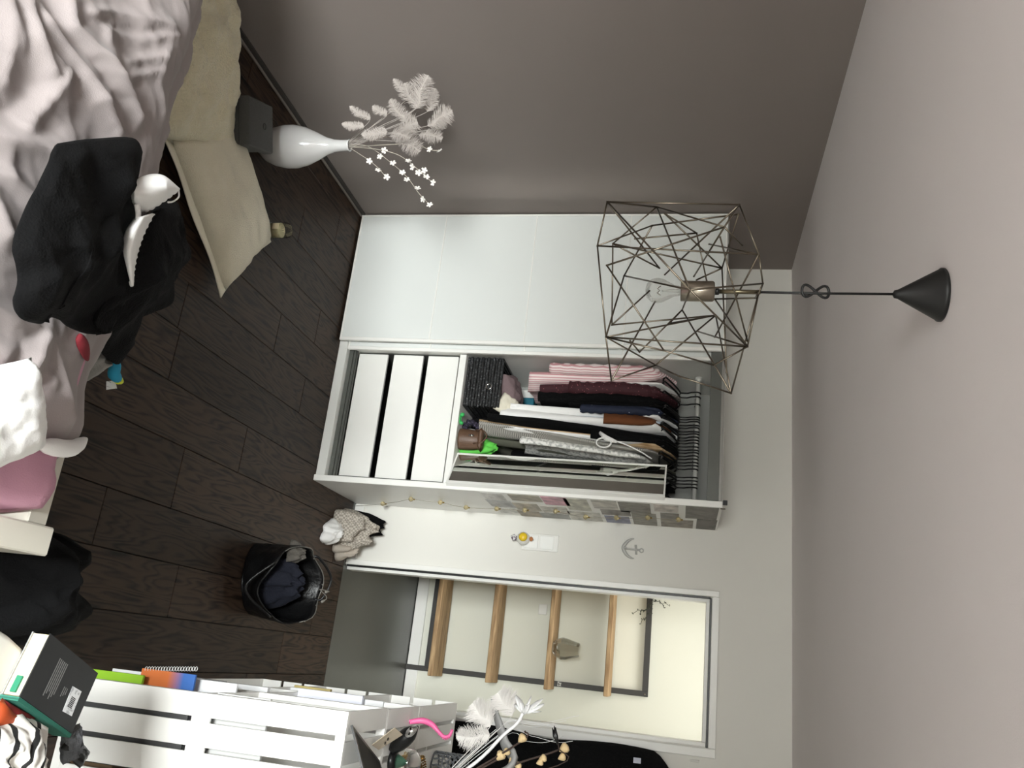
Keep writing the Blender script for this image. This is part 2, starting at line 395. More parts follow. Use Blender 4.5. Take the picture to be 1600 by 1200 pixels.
box('track_rib', (W0+.02, -.552, .0725), (1.488, -.546, .084), TRACK, tk, .001)
box('track_rib', (W0+.02, -.528, .0725), (1.488, -.522, .084), TRACK, tk, .001)
tp = box('top_track', (W0+.0185, -.60, 1.945), (1.4895, -.5605, 2.004), M('rail_grey', S(150, 148, 143), .4, .03, metal=.3), wd)
box('track_rib', (W0+.02, -.612, 1.938), (1.488, -.6005, 1.99), TRACK, tp, .001)
def sliding(x0, x1, yf, name):
    z0, z1, fr, d = .052, 2.0, .011, .018
    z0 = .012 if yf < -.6 else .052
    dr = box(name, (x0, yf, z0), (x0+fr, yf+d, z1), LACQ, wd, .0015)
    box('door_frame', (x1-fr*1.6, yf-.002, z0), (x1, yf+d, z1), LACQ, dr, .002)
    zs = [z0, .508, 1.010, 1.511, z1]
    for k, z in enumerate(zs):
        h = .006 if 0 < k < 4 else .010
        a, b = (z, z+h) if k == 0 else ((z-h, z) if k == 4 else (z-h/2, z+h/2))
        box('door_rail', (x0+fr+.0003, yf+.0005, a), (x1-fr*1.6-.0003, yf+d, b), LACQ, dr, .001)
    for k in range(4):
        box('glass_panel', (x0+fr+.0003, yf+.003, zs[k]+(.0103 if k == 0 else .0033)), (x1-fr*1.6-.0003, yf+.010, zs[k+1]-(.0103 if k == 3 else .0033)), FROST, dr, 0)
    return dr
sliding(.008, .762, -.634, 'sliding_door')
sliding(.046, .800, -.598, 'sliding_door')
for i, (z0, z1) in enumerate(((.082, .246), (.280, .446), (.474, .642))):
    dw = box('drawer', (.802, -.482, z0+.006), (1.462, -.06, z1-.075), M('drawer_box', S(74, 75, 73), .6, .05), wd)
    box('drawer_front', (.788, -.50, z0), (1.468, -.4825, z1), LACQ, dw, .0015)
box('drawer_side', (1.4685, -.53, .0855), (1.4895, -.03, .662), M('runner_grey', S(88, 89, 84), .5, .05), wd)
box('drawer_side', (.7845, -.51, .0855), (.7875, -.03, .662), M('runner_grey', S(88, 89, 84), .5, .05), wd)
box('shelf', (.7845, -.558, .664), (1.4895, -.0245, .699), LACQ, wd)
hr = tube('hanging_rail', [(.786, -.30, 1.885), (1.488, -.30, 1.885)], .0115, M('rail_white', S(205, 205, 200), .35, .02), wd, 12)
lathe('rail_bracket', [(.019, 0), (.019, .016), (.0125, .018), (.0125, .03)], M('rail_white', S(205, 205, 200), .35, .02), hr, 16, (.7845, -.30, 1.885), (1, 0, 0))
lathe('rail_bracket', [(.019, 0), (.019, .012)], M('rail_white', S(205, 205, 200), .35, .02), hr, 16, (1.4893, -.30, 1.885), (-1, 0, 0))
box('corner_clip', (1.486, -.622, 2.0105), (1.505, -.60, 2.03), BLACKM, wd, .001)
tube('clip_ring', [Vector((1.522, -.60+.0*k, 2.012))+Vector((.0, .011*math.cos(k*.63), .011*math.sin(k*.63))) for k in range(10)], .0018, NICKEL, wd, 6, True)

# clothes hangers
HX = [.872, .896, .935, 1.004, 1.016, 1.030, 1.047, 1.062, 1.080, 1.094, 1.112, 1.127, 1.143, 1.160, 1.178, 1.192, 1.210, 1.226, 1.243, 1.258, 1.277, 1.318, 1.336, 1.352, 1.371, 1.448]
def hanger_geo():
    hk = [Vector((0, .020*math.cos(t), .020*math.sin(t)-.004)) for t in [R(a) for a in range(-20, 200, 22)]]
    neck = [Vector((0, -.019, -.012)), Vector((0, -.012, -.032)), Vector((0, 0, -.05)), Vector((0, 0, -.085))]
    hook = tube_geo(spline(hk[::1]+neck[1:], 3), .0038, 6)
    a = [Vector((0, y, -.085-.075*(abs(y)/.19)**1.25)) for y in [(-.19+.38*k/14) for k in range(15)]]
    arm = tube_geo(a+[Vector((0, .17, -.172)), Vector((0, -.17, -.172))], .0048, 6, True)
    return join_geo([hook, arm])
ORD = 'first second third fourth fifth sixth seventh eighth ninth tenth eleventh twelfth thirteenth fourteenth fifteenth sixteenth seventeenth eighteenth nineteenth twentieth twenty-first twenty-second twenty-third twenty-fourth twenty-fifth twenty-sixth'.split()
hv, hf = hanger_geo()
hme = None
for i, x in enumerate(HX):
    if hme is None:
        h = meshobj('clothes_hanger', hv, hf, PLAST, None, True); hme = h.data
    else:
        h = bpy.data.objects.new('clothes_hanger', hme); col.objects.link(h)
    h.location = (x, -.30, 1.8815); h.rotation_euler = (R(random.uniform(-2, 2)), 0, R(random.uniform(-7, 7)))
    lab = 'black hanger on the wardrobe rail, %s from the left' % ORD[i] if i < len(HX)-1 else 'last black hanger at the right end of the wardrobe rail'
    tag(h, lab, 'hanger', 'black hangers on the wardrobe rail')

# hanging clothes: each one hangs edge-on, shoulder at the top
def garment(name, label, cat, x, hem, mat, th=.022, yf=-.50, yb=-.10, top=1.79, seed=0, lean=0, flare=.25, rz=0, sleeve=None, wav=.010, slope=.11):
    vs, fs = [], []; nr, ns = 26, 40; lean = lean-(x-1.02)*.38; flare = flare+.2
    for j in range(nr+1):
        t = j/nr; z = top-(top-hem)*t**1.15
        d = top-z
        full = min(1, .16+d/slope) if slope else 1
        full = full if full < 1 else 1
        hy = (yb-yf)/2*full*(1+.02*flare*t); cy = (yf+yb)/2
        tx = th*(.45+.55*min(1, d/.15))*(1+flare*t)
        if j == nr: z += 0
        for k in range(ns):
            a = 2*math.pi*k/ns; s_, c_ = math.sin(a), math.cos(a)
            yy = cy+hy*(abs(c_)**.8)*(1 if c_ > 0 else -1)
            wx = wav*min(1, d/.2)*(math.sin(yy*34+seed*1.7+z*2.2)+.6*math.sin(yy*71+seed*3.1-z*3))
            xx = x+lean*d+tx*(abs(s_)**.7)*(1 if s_ > 0 else -1)+wx+.012*min(1, d/.2)*fbm((z*2.2, seed*2.3, yy*2), 2)
            zz = z+(.010*math.sin(yy*23+seed)+.012*fbm((yy*5, seed, 2), 2) if t > .8 else 0)*((t-.8)/.2 if t > .8 else 0)
            vs.append((xx, yy+.008*fbm((z*3, seed*1.9, 4), 2), zz))
    for j in range(nr):
        for k in range(ns): fs.append((j*ns+k, j*ns+(k+1) % ns, (j+1)*ns+(k+1) % ns, (j+1)*ns+k))
    fs.append(tuple(range(ns))); fs.append(tuple(nr*ns+k for k in range(ns-1, -1, -1)))
    o = meshobj(name, vs, fs, mat, None, True)
    if sleeve:
        ln, r0, r1 = sleeve
        pts = [Vector((x+.002, yf+.055, top-.10)), Vector((x+.004, yf+.01, top-.18)), Vector((x+.004+.004*math.sin(seed), yf-.003, top-.18-ln*.35)), Vector((x+.008, yf-.002, top-.18-ln*.7)), Vector((x+.004, yf+.006, top-.18-ln))]
        sp = spline(pts, 7); n = len(sp)
        rs = [r0+(r1-r0)*i/(n-1)+.003*math.sin(i*1.9+seed) for i in range(n)]
        tube('sleeve', sp, rs, mat, o, 14)
    tag(o, label, cat); return o
PINKST = pattern('pink_pinstripe', S(202, 150, 154), S(236, 222, 220), 'stripe', (36, 36, 0), thr=.38, soft=.12)
MAROON = pattern('maroon_dots', S(150, 90, 96), S(58, 18, 26), 'dots', (70, 70, 70), thr=.16, soft=.05)
NAVYD = pattern('navy_dots', S(170, 178, 195), S(24, 32, 54), 'dots', (34, 34, 34), thr=.10, soft=.03)
TWEED = pattern('grey_houndstooth', S(62, 60, 58), S(196, 192, 184), 'check', (210, 210, 210), rough=.9)
LACE = pattern('white_lace', S(176, 176, 172), S(232, 231, 226), 'noise', (60, 60, 60), thr=.46, soft=.06)
GOLDC = pattern('champagne_satin', S(176, 140, 100), S(234, 208, 170), 'noise', (60, 60, 9), rough=.35, thr=.5, soft=.15)
BROWNC = M('brown_suede', S(104, 60, 30), .9, .12, 20)
PALEB = M('pale_blue_cotton', S(196, 206, 218), .8, .06, 10)
OLIVE = M('olive_grey_cotton', S(92, 92, 80), .85, .08, 10)
TAUPEG = pattern('grey_brown_check', S(112, 106, 102), S(160, 150, 146), 'check', (60, 60, 60), rough=.9)
garment('striped_shirt', 'pink and white striped shirt hanging leftmost in the wardrobe', 'shirt', .828, 1.02, PINKST, .034, seed=1, sleeve=(.46, .032, .030), top=1.775, wav=.014)
garment('shirt', 'white shirt between the pink striped shirt and the maroon dress', 'shirt', .884, 1.20, WHITEC, .014, seed=2, yf=-.485)
garment('checked_jacket', 'grey check jacket whose shoulder shows above the maroon dress', 'jacket', .902, 1.30, TAUPEG, .016, seed=3, yf=-.44, top=1.80)
garment('dotted_dress', 'maroon dress with tiny pale dots hanging beside the pink shirt', 'dress', .930, 1.10, MAROON, .030, seed=4, sleeve=(.36, .034, .036), top=1.785)
garment('cardigan', 'black cardigan hanging right of the maroon dotted dress', 'cardigan', .982, 1.09, BLACKC, .024, seed=5, sleeve=(.52, .026, .024))
garment('knit_jumper', 'short black jumper squeezed right of the black cardigan', 'jumper', 1.014, 1.24, BLACKC2, .016, seed=6, yf=-.505)
garment('dotted_blouse', 'navy blouse with small white dots in the middle of the rail', 'blouse', 1.040, 1.30, NAVYD, .018, seed=7, yf=-.51, sleeve=(.30, .022, .020))
garment('shirt', 'long white shirt whose hem hangs lowest left of the black trousers', 'shirt', 1.064, .95, WHITEC, .020, seed=8, yf=-.492, flare=.3)
garment('pale_shirt', 'pale blue shirt between the white shirts in the wardrobe', 'shirt', 1.090, 1.12, PALEB, .014, seed=9, yf=-.498)
garment('suede_top', 'small brown suede top hanging over the white shirts', 'top', 1.098, 1.44, BROWNC, .026, seed=10, yf=-.535, yb=-.12, top=1.76, flare=.5)
garment('shirt', 'broad white shirt directly left of the long black trousers', 'shirt', 1.122, .905, WHITEC, .026, seed=11, yf=-.51, flare=.45)
garment('trousers', 'long black trousers hanging between two white garments', 'trousers', 1.172, .83, BLACKC, .026, seed=12, yf=-.515, flare=.15, slope=.06)
garment('white_trousers', 'slim white trousers directly right of the long black trousers', 'trousers', 1.204, .835, WHITEC, .013, seed=13, yf=-.515, flare=.2, slope=.06, top=1.70)
garment('black_jacket', 'black jacket hanging above the champagne blouse', 'jacket', 1.206, 1.36, BLACKC2, .026, seed=14, yf=-.53, top=1.80)
garment('satin_blouse', 'champagne satin blouse with its hem below the white trousers', 'blouse', 1.224, .80, GOLDC, .012, seed=15, yf=-.512, flare=.3)
garment('houndstooth_skirt', 'grey houndstooth dress beside the white lace dress', 'dress', 1.246, .80, TWEED, .014, seed=16, yf=-.518, flare=.35, top=1.76)
garment('lace_dress', 'white lace dress hanging just left of the leaning mirror', 'dress', 1.274, 1.02, LACE, .020, seed=17, yf=-.50, top=1.70, flare=.3, sleeve=None)
garment('olive_skirt', 'olive grey garment hanging below the white lace dress', 'skirt', 1.292, .76, OLIVE, .012, seed=18, yf=-.40)
garment('black_coat', 'black coat hanging behind the leaning mirror', 'coat', 1.372, .95, BLACKC, .026, seed=19, yf=-.34)
# white tie belt knotted on the black trousers
c0 = Vector((1.205, -.545, 1.455))
bt = thing('tie_belt', 'white fabric belt tied in a loop on the black jacket', 'belt', c0)
tube('knot', [c0+Vector((-.03, .005, -.035)), c0+Vector((0, -.004, 0)), c0+Vector((.012, .004, .05))], [.012, .022, .010], WHITEC, bt, 10, flat=.6)
tube('loop', [c0+Vector((.024*math.sin(a)+.022, -.006, .036*math.cos(a)-.012)) for a in [k*2*math.pi/16 for k in range(16)]], .0065, WHITEC, bt, 8, True, .6)
tube('strap', spline([c0+Vector((0, 0, .01)), c0+Vector((.02, .01, .09)), c0+Vector((.045, .03, .16)), c0+Vector((.075, .05, .22))], 5), .0065, WHITEC, bt, 8, flat=.5)

# leaning mirror
ma, mb = Vector((1.3105, -.490, .7)), Vector((1.497, -.626, .7)); dv = mb-ma; mw = dv.length
mr_ = thing('mirror', 'narrow white framed mirror leaning in the wardrobe opening', 'mirror', (ma+mb)/2, None, math.atan2(dv.y, dv.x))
MX = Matrix.Translation((ma+mb)/2) @ Matrix.Rotation(math.atan2(dv.y, dv.x), 4, 'Z'); mh = 1.05
MIRR = M('mirror_glass', S(225, 228, 222), .02, 0, metal=1)
for a, b in (((-mw/2, -.008, 0), (-mw/2+.008, .008, mh)), ((mw/2-.016, -.012, 0), (mw/2, .012, mh)), ((-mw/2+.008, -.008, 0), (mw/2-.016, .008, .008)), ((-mw/2+.008, -.008, mh-.008), (mw/2-.016, .008, mh))):
    box('mirror_frame', a, b, LACQ, mr_, .001, MX)
box('mirror_glass', (-mw/2+.0085, -.004, .0085), (mw/2-.0165, .004, mh-.0085), MIRR, mr_, 0, MX)

# black woven basket and what lies on the shelf
zS = .6995
bk = thing('woven_basket', 'black woven basket with a round metal eyelet on the wardrobe shelf', 'basket', (.935, -.36, zS))
BW = pattern('black_weave', S(10, 10, 11), S(96, 98, 100), 'noise', (190, 190, 90), rough=.4, thr=.60, soft=.05)
bx0, bx1, by0, by1, bhh = .795, 1.062, -.52, -.17, .195
for k in range(13):
    z0 = zS+.0005+k*bhh/13; g = .003 if k % 2 else 0
    bm = bmesh.new()
    for a, b in (((bx0-g, by0-g, z0), (bx1+g, by0+.012, z0+bhh/13-.0015)), ((bx0-g, by1-.012, z0), (bx1+g, by1+g, z0+bhh/13-.0015)), ((bx0-g, by0+.012, z0), (bx0+.012, by1-.012, z0+bhh/13-.0015)), ((bx1-.012, by0+.012, z0), (bx1+g, by1-.012, z0+bhh/13-.0015))):
        bm_box(bm, a, b, .002)
    bmobj('woven_row', bm, BW, bk)
box('basket_lining', (bx0+.0125, by0+.0125, zS+.001), (bx1-.0125, by1-.0125, zS+.06), DARKIN, bk, .004)
tube('eyelet', [Vector((.955, by0-.006, zS+.13))+Vector((.0135*math.cos(a), 0, .0135*math.sin(a))) for a in [k*2*math.pi/18 for k in range(18)]], .004, M('polished_chrome', S(215, 215, 215), .1, 0, metal=1), bk, 8, True)
MAUVE = M('mauve_felt', S(120, 102, 104), .95, .08, 20, .2, 200)
pillow('felt_hat', .19, .17, .10, (.935, -.40, zS+.215), (R(8), R(-20), R(15)), MAUVE, n=16, seed=4, wr=.012)
tag(bpy.data.objects['felt_hat'], 'mauve felt hat stuffed in the top of the black basket', 'hat')
pillow('cream_pouch', .12, .10, .045, (1.035, -.47, zS+.222), (R(60), R(20), R(-20)), M('cream_canvas', S(222, 216, 198), .9, .05), n=12, seed=5)
tag(bpy.data.objects['cream_pouch'], 'small cream pouch poking from the right of the black basket', 'pouch')
pillow('black_pouch', .16, .13, .08, (1.02, -.36, zS+.22), (0, R(10), 0), BLACKC, n=12, seed=6)
tag(bpy.data.objects['black_pouch'], 'black pouch behind the cream pouch in the basket', 'pouch')
tf = box('teal_box', (.90, -.20, zS+.001), (1.11, -.09, zS+.31), M('teal_card', S(22, 104, 124), .6, .05), None, .004)
tag(tf, 'teal cardboard box standing behind the black basket', 'box')
wbx = box('white_box', (.84, -.15, zS+.001), (.893, -.05, zS+.33), LACQ, None, .002); tag(wbx, 'slim white box standing left of the teal box', 'box')
ov = pillow('olive_bag', .14, .12, .12, (1.10, -.27, zS+.185), (0, 0, .3), OLIVE, n=12, seed=9); tag(ov, 'olive drab pouch beside the teal box on the shelf', 'pouch')
ov2 = box('shoe_box', (1.03, -.30, zS+.001), (1.16, -.21, zS+.125), BLACKC, None, .006); tag(ov2, 'small black box under the olive pouch', 'box')
# brown leather handbag
LEATH = M('brown_leather', S(92, 68, 52), .45, .12, 25, .15, 150)
hbx = thing('leather_handbag', 'brown leather handbag on the wardrobe shelf beside the mirror', 'handbag', (1.232, -.49, zS))
def bagfn(u, v):
    a = 2*math.pi*u; r = (1-.25*v**3)*(1 if v < .96 else .6)
    return Vector((1.232+.052*math.cos(a)*r, -.488+.045*math.sin(a)*r+.01*v, zS+.002+v*.115))
sheet('body', bagfn, 28, 12, LEATH, hbx, .006)
pillow('flap', .11, .10, .03, (1.232, -.486, zS+.112), (R(-8), 0, 0), LEATH, hbx, n=12, seed=2, wr=.004)
tube('handle', spline([(1.19, -.522, zS+.09), (1.193, -.535, zS+.13), (1.225, -.545, zS+.155), (1.255, -.535, zS+.13), (1.26, -.525, zS+.085)], 5), .006, LEATH, hbx, 8, flat=.5)
tube('clasp', [(1.222, -.536, zS+.06), (1.222, -.538, zS+.085)], .005, M('polished_chrome', S(215, 215, 215), .1, 0, metal=1), hbx, 8)
GREENC = M('neon_green_cotton', S(104, 208, 84), .8, .08, 12)
gc = crumple('green_shirt', (1.245, -.40, zS+.001), .06, .07, .17, GREENC, 3, 18, .4); tag(gc, 'bright green cloth bundled behind the brown handbag', 'cloth')
PURP = pattern('purple_glitter', S(30, 24, 40), S(120, 108, 140), 'noise', (200, 200, 200), thr=.62, soft=.05)
scr = tube('scrunchie', [Vector((1.165, -.45, zS+.045))+Vector((.034*math.cos(a), .012*math.sin(a), .034*math.sin(a)))*(1+.1*math.sin(a*9)) for a in [k*2*math.pi/36 for k in range(36)]], [.015+.005*math.sin(k*2.2) for k in range(36)], PURP, None, 8, True)
tag(scr, 'dark purple glittery scrunchie on the shelf left of the handbag', 'hair tie')
ght = thing('green_hair_tie', 'tiny green hair tie with two beads on the shelf edge', 'hair tie', (1.13, -.53, zS))
GBEAD = M('green_plastic', S(60, 176, 92), .3, .1)
tube('band', [Vector((1.135, -.53, zS+.003))+Vector((.020*math.cos(a), .012*math.sin(a), 0)) for a in [k*2*math.pi/18 for k in range(18)]], .0025, GBEAD, ght, 6, True)
lathe('bead', [(.002, 0), (.009, .004), (.011, .011), (.009, .018), (.002, .022)], GBEAD, ght, 14, (1.115, -.535, zS+.001))
lathe('bead', [(.002, 0), (.008, .003), (.010, .009), (.008, .016), (.002, .019)], GBEAD, ght, 14, (1.158, -.53, zS+.001))
wc = crumple('white_vest', (1.19, -.38, zS+.001), .04, .05, .12, WHITEC, 8, 16, .5); tag(wc, 'small white cloth tucked between scrunchie and green cloth', 'cloth')

# ================================================================== on and beside the wardrobe's side
CARDS = [  # image rows of prints stuck on the side panel: (x0, x1, y0, y1, colour, description)
 (757, 787, 771, 781, (205, 204, 200), 'blank pale grey print at the top left of the card rows'),
 (765, 801, 782, 792, (172, 172, 172), 'plain mid grey print second down in the leftmost column'),
 (780, 808, 794, 802, (205, 204, 199), 'pale print lowest in the leftmost column of cards'),
 (798, 844, 774, 783, (168, 160, 146), 'print with a brown oval stain beside the pink card'),
 (806, 842, 787, 797, (178, 170, 156), 'mottled tan print below the stained print'),
 (813, 845, 799, 808, (150, 140, 122), 'dark mottled brown print lowest in the second column'),
 (849, 887, 777, 789, (206, 156, 170), 'pink print among the grey cards'),
 (848, 887, 792, 802, (196, 192, 184), 'pale print right below the pink card'),
 (848, 890, 803, 812, (150, 150, 146), 'grey print lowest below the pink card'),
 (885, 920, 780, 797, (190, 188, 174), 'yellowish sketch print right of the pink card'),
 (891, 939, 800, 813, (196, 194, 186), 'pale sketch print under the yellowish one'),
 (926, 964, 782, 795, (186, 182, 174), 'light landscape print in the middle of the upper card row'),
 (940, 985, 797, 805, (140, 136, 130), 'thin dark grey print in the middle row of cards'),
 (947, 984, 807, 817, (128, 130, 152), 'slate blue print in the lower card row'),
 (968, 1016, 786, 801, (126, 122, 114), 'dark landscape print in the upper card row'),
 (989, 1026, 802, 822, (136, 132, 122), 'tall dark landscape print in the lower card row'),
 (1022, 1060, 789, 800, (196, 190, 184), 'pale print with small red marks near the wardrobe top'),
 (1032, 1061, 802, 811, (124, 120, 114), 'small dark print near the wardrobe top'),
 (1033, 1083, 812, 824, (140, 132, 122), 'wide brownish print low near the wardrobe top'),
 (1071, 1122, 792, 811, (112, 108, 102), 'large dark stormy print at the top edge of the wardrobe side'),
 (1086, 1121, 812, 829, (92, 88, 82), 'darkest print lowest at the top corner of the wardrobe side')]
for i, (x0, x1, y0, y1, c, d) in enumerate(CARDS):
    p = pX((x0+x1)/2, (y0+y1)/2, 1.521)
    z0, z1 = pX(x0, (y0+y1)/2, 1.521).z, pX(x1, (y0+y1)/2, 1.521).z
    ya, yb = pX((x0+x1)/2, y0, 1.521).y, pX((x0+x1)/2, y1, 1.521).y
    ya, yb = max(ya, -.605), min(yb, -.012)
    zz = (z0+z1)/2; hz = (z1-z0)/2; hz = min(hz, 2.0-zz)
    cm = pattern('print_%02d' % i, S(*[int(v*.80) for v in c]), S(*[min(255, int(v*1.22)) for v in c]), 'noise', (14, 9+i % 4*5, 22), rough=.5, thr=.48, soft=.22)
    o = box('photo_print', (1.5204, ya, zz-hz), (1.5216, yb, zz+hz), cm, None, 0)
    tag(o, d+' on the wardrobe side', 'print', 'prints stuck to the wardrobe side')
# light string hooked along the side panel
ls = thing('light_string', 'string of tiny globe bulbs taped along the wardrobe side', 'string lights', (1.525, -.2, .3))
BULB = M('amber_globe', S(214, 200, 160), .15, .1, trans=.6)
lp = [(560, 792), (598, 787), (642, 780), (688, 785), (728, 793), (776, 795), (820, 797), (868, 799), (915, 808), (963, 809), (1012, 809), (1060, 812)]
L3 = [pX(x, y, 1.534) for x, y in lp]
for p in L3: p.y = min(p.y, -.02)
wp = []
for a, b in zip(L3[:-1], L3[1:]): wp += [a, (a+b)/2+Vector((0, .012, 0))]
tube('wire', spline(wp+[L3[-1]], 3), .0012, M('wire_tan', S(150, 142, 124), .5, .05), ls, 5)
for p in L3[1:]:
    b = lathe('bulb', [(.002, -.013), (.010, -.009), (.0135, 0), (.010, .009), (.004, .013)], BULB, ls, 12, p)
    lathe('bulb_cap', [(.004, .0132), (.004, .022)], M('brass_cap', S(150, 126, 70), .3, .05, metal=1), b, 8, p)

# light switch, hanging ornament and anchor hook on the white wall
sw = thing('light_switch', 'white double light switch plate on the wall left of the door', 'light switch', (1.66, -.004, .95))
box('plate', (1.612, -.011, .985), (1.703, -.0008, 1.185), LACQ, sw, .003)
box('rocker', (1.622, -.017, 1.0), (1.693, -.0113, 1.075), M('switch_white', S(242, 242, 238), .35, .01), sw, .002)
box('rocker', (1.622, -.017, 1.085), (1.693, -.0113, 1.16), M('switch_white', S(242, 242, 238), .35, .01), sw, .002)
orn = thing('ball_ornament', 'small white ball ornament with a yellow patch hanging under the light switch', 'ornament', (1.648, -.047, .95))
BALL = lathe('ball', [(.001, -.036), (.020, -.030), (.032, -.016), (.036, 0), (.032, .016), (.020, .030), (.001, .036)], M('white_gloss', S(232, 230, 222), .2, .01), orn, 24, (1.648, -.048, .998))
lathe('yellow_patch', [(.024, .0), (.020, .005), (.010, .009), (.001, .010)], M('yellow_gloss', S(226, 190, 40), .3, .04), orn, 20, (1.644, -.078, 1.002), (0, -1, .1))
lathe('tail_bead', [(.004, 0), (.012, .004), (.013, .012), (.006, .018)], M('orange_bead', S(186, 120, 70), .4, .1), orn, 14, (1.648, -.05, 1.033))
tube('charm', [(1.650, -.045, .962), (1.646, -.047, .948), (1.652, -.047, .936)], [.012, .018, .016], pattern('charm_spots', S(110, 96, 110), S(224, 222, 220), 'noise', (90, 90, 90)), orn, 10)
tube('cord', [(1.648, -.014, 1.05), (1.648, -.03, 1.042), (1.648, -.05, 1.034)], .0016, PLAST, orn, 5)
an = thing('anchor_hook', 'white metal anchor shaped hook on the wall beside the door', 'hook', (1.65, -.003, 1.53))
ANC = M('anchor_white', S(188, 187, 182), .4, .04)
za = 1.534
tube('shank', [(1.652, -.012, za), (1.656, -.012, za+.082)], .0065, ANC, an, 8, flat=.8)
tube('stock', [(1.630, -.012, za+.062), (1.680, -.012, za+.068)], .006, ANC, an, 8)
tube('ring', [Vector((1.657, -.012, za+.094))+Vector((.010*math.cos(a), 0, .010*math.sin(a))) for a in [k*2*math.pi/14 for k in range(14)]], .0035, ANC, an, 6, True)
ap = spline([(1.598, -.014, za+.052), (1.606, -.012, za+.030), (1.625, -.012, za+.010), (1.652, -.012, za-.002), (1.680, -.012, za+.013), (1.696, -.012, za+.034), (1.702, -.014, za+.056)], 5)
tube('arms', ap, [.0025+.007*math.sin(math.pi*min(1, max(0, i/(len(ap)-1)))) for i in range(len(ap))], ANC, an, 8)
tube('peg', [(1.652, -.0008, za+.006), (1.652, -.03, za+.004), (1.652, -.036, za+.016)], .004, ANC, an, 8)

# ================================================================== landing furniture
rk = thing('wall_rack', 'dark steel wall rack with four raw timber shelves on the landing', 'shelf rack', (2.0, 1.3, 0))
Yr = 1.337
POST = 2.405
box('post', (POST-.034, Yr, .001), (POST, Yr+.03, 1.655), STEEL, rk, .001)
box('post', (1.30, Yr, .001), (1.334, Yr+.03, 1.655), STEEL, rk, .001)
box('cross_bar', (1.3345, Yr+.001, 1.617), (POST-.0345, Yr+.029, 1.655), STEEL, rk, .001)
box('cross_bar', (1.3345, Yr+.001, .135), (POST-.0345, Yr+.029, .178), STEEL, rk, .001)
for z in (.240, .627, 1.010, 1.389):
    box('shelf', (1.27, Yr-.262, z), (2.425, Yr-.001, z+.030), BEAM, rk, .004)
for z in (.15, .165, 1.635): lathe('bolt', [(.005, 0), (.005, .003)], NICKEL, rk, 8, (POST-.015, Yr-.0005, z), (0, -1, 0))
box('label_sticker', (POST-.032, Yr-.0016, 1.062), (POST-.004, Yr-.0003, 1.087), pattern('sticker_print', S(40, 40, 40), S(220, 220, 216), 'noise', (300, 300, 160)), rk, 0)
GV = thin_glass('smoked_glass', (.975, .975, .965, 1), .6, .4)
vzz = 1.0405
prof = [(.036, 0), (.058, .022), (.071, .055), (.068, .085), (.055, .130), (.044, .172), (.041, .172), (.052, .130), (.064, .086), (.066, .056), (.053, .027), (.032, .008)]
gv = lathe('glass_vase', prof, GV, None, 9, (2.165, 1.13, vzz), None, False); tag(gv, 'faceted clear glass vase on the third timber shelf of the rack', 'vase')
pl = thing('trailing_plant', 'dark trailing plant hanging over the top bar of the rack', 'plant', (1.70, 1.33, 1.656))
LEAFD = M('dark_leaf', S(58, 62, 50), .6, .2, 30)
gs = []; gl = []
for k in range(7):
    q0 = Vector((1.70+.03*k, 1.33, 1.66)); pp = [q0]
    for j in range(6): pp.append(pp[-1]+Vector((random.uniform(-.012, .03), random.uniform(-.012, .004), random.uniform(-.02, .032) if k < 4 else random.uniform(-.045, .0))))
    gs.append(tube_geo(pp, .0018, 4))
    for q in pp[1:]:
        for _ in range(2):
            d = Vector((random.uniform(-1, 1), random.uniform(-1, .2), random.uniform(-1, 1))).normalized()*.013; n_ = d.orthogonal().normalized()*.005
            gl.append(([q, q+d*.5+n_, q+d, q+d*.5-n_], [(0, 1, 2, 3)]))
v, f = join_geo(gs); meshobj('stems', v, f, LEAFD, pl)
v, f = join_geo(gl); lo = meshobj('leaves', v, f, LEAFD, pl); lo['kind'] = 'stuff'
box('pot', (1.60, 1.30, 1.656), (1.74, 1.372, 1.71), STEEL, pl, .006)
th = box('thermostat', (1.885, HB-.018, .885), (1.955, HB-.0006, .945), LACQ, None, .004); tag(th, 'small white socket box on the landing wall behind the rack', 'socket')

# black coat hanging right of the door
ct = thing('black_coat', 'black coat hanging on a hook right of the door frame', 'coat', (2.82, -.06, .7))
def coat(u, v):
    a = 2*math.pi*u; z = 1.86-v*1.18
    hw = .045+.15*min(1, (v/.09))**.6+.02*v
    x = 2.815+hw*math.cos(a)+.012*math.sin(z*9+a*3); y = -.075+(.03+.03*min(1, v/.1))*math.sin(a)*(1+.2*math.sin(7*a+z*5))
    return Vector((x, y, z))
sheet('coat_body', coat, 48, 40, BLACKC2, ct, .006)
tube('hook', [(2.815, -.0008, 1.88), (2.815, -.06, 1.875), (2.815, -.07, 1.90)], .006, NICKEL, ct, 8)
box('care_tag', (2.648, -.128, 1.650), (2.672, -.126, 1.685), M('tag_white', S(190, 192, 205), .6, .05), ct, 0)
hk = tube('wall_hook', [(2.637, -.0008, 1.955), (2.637, -.03, 1.955), (2.637, -.032, 1.915)], .004, LACQ, None, 8); tag(hk, 'thin white peg on the wall at the top right of the door frame', 'hook')

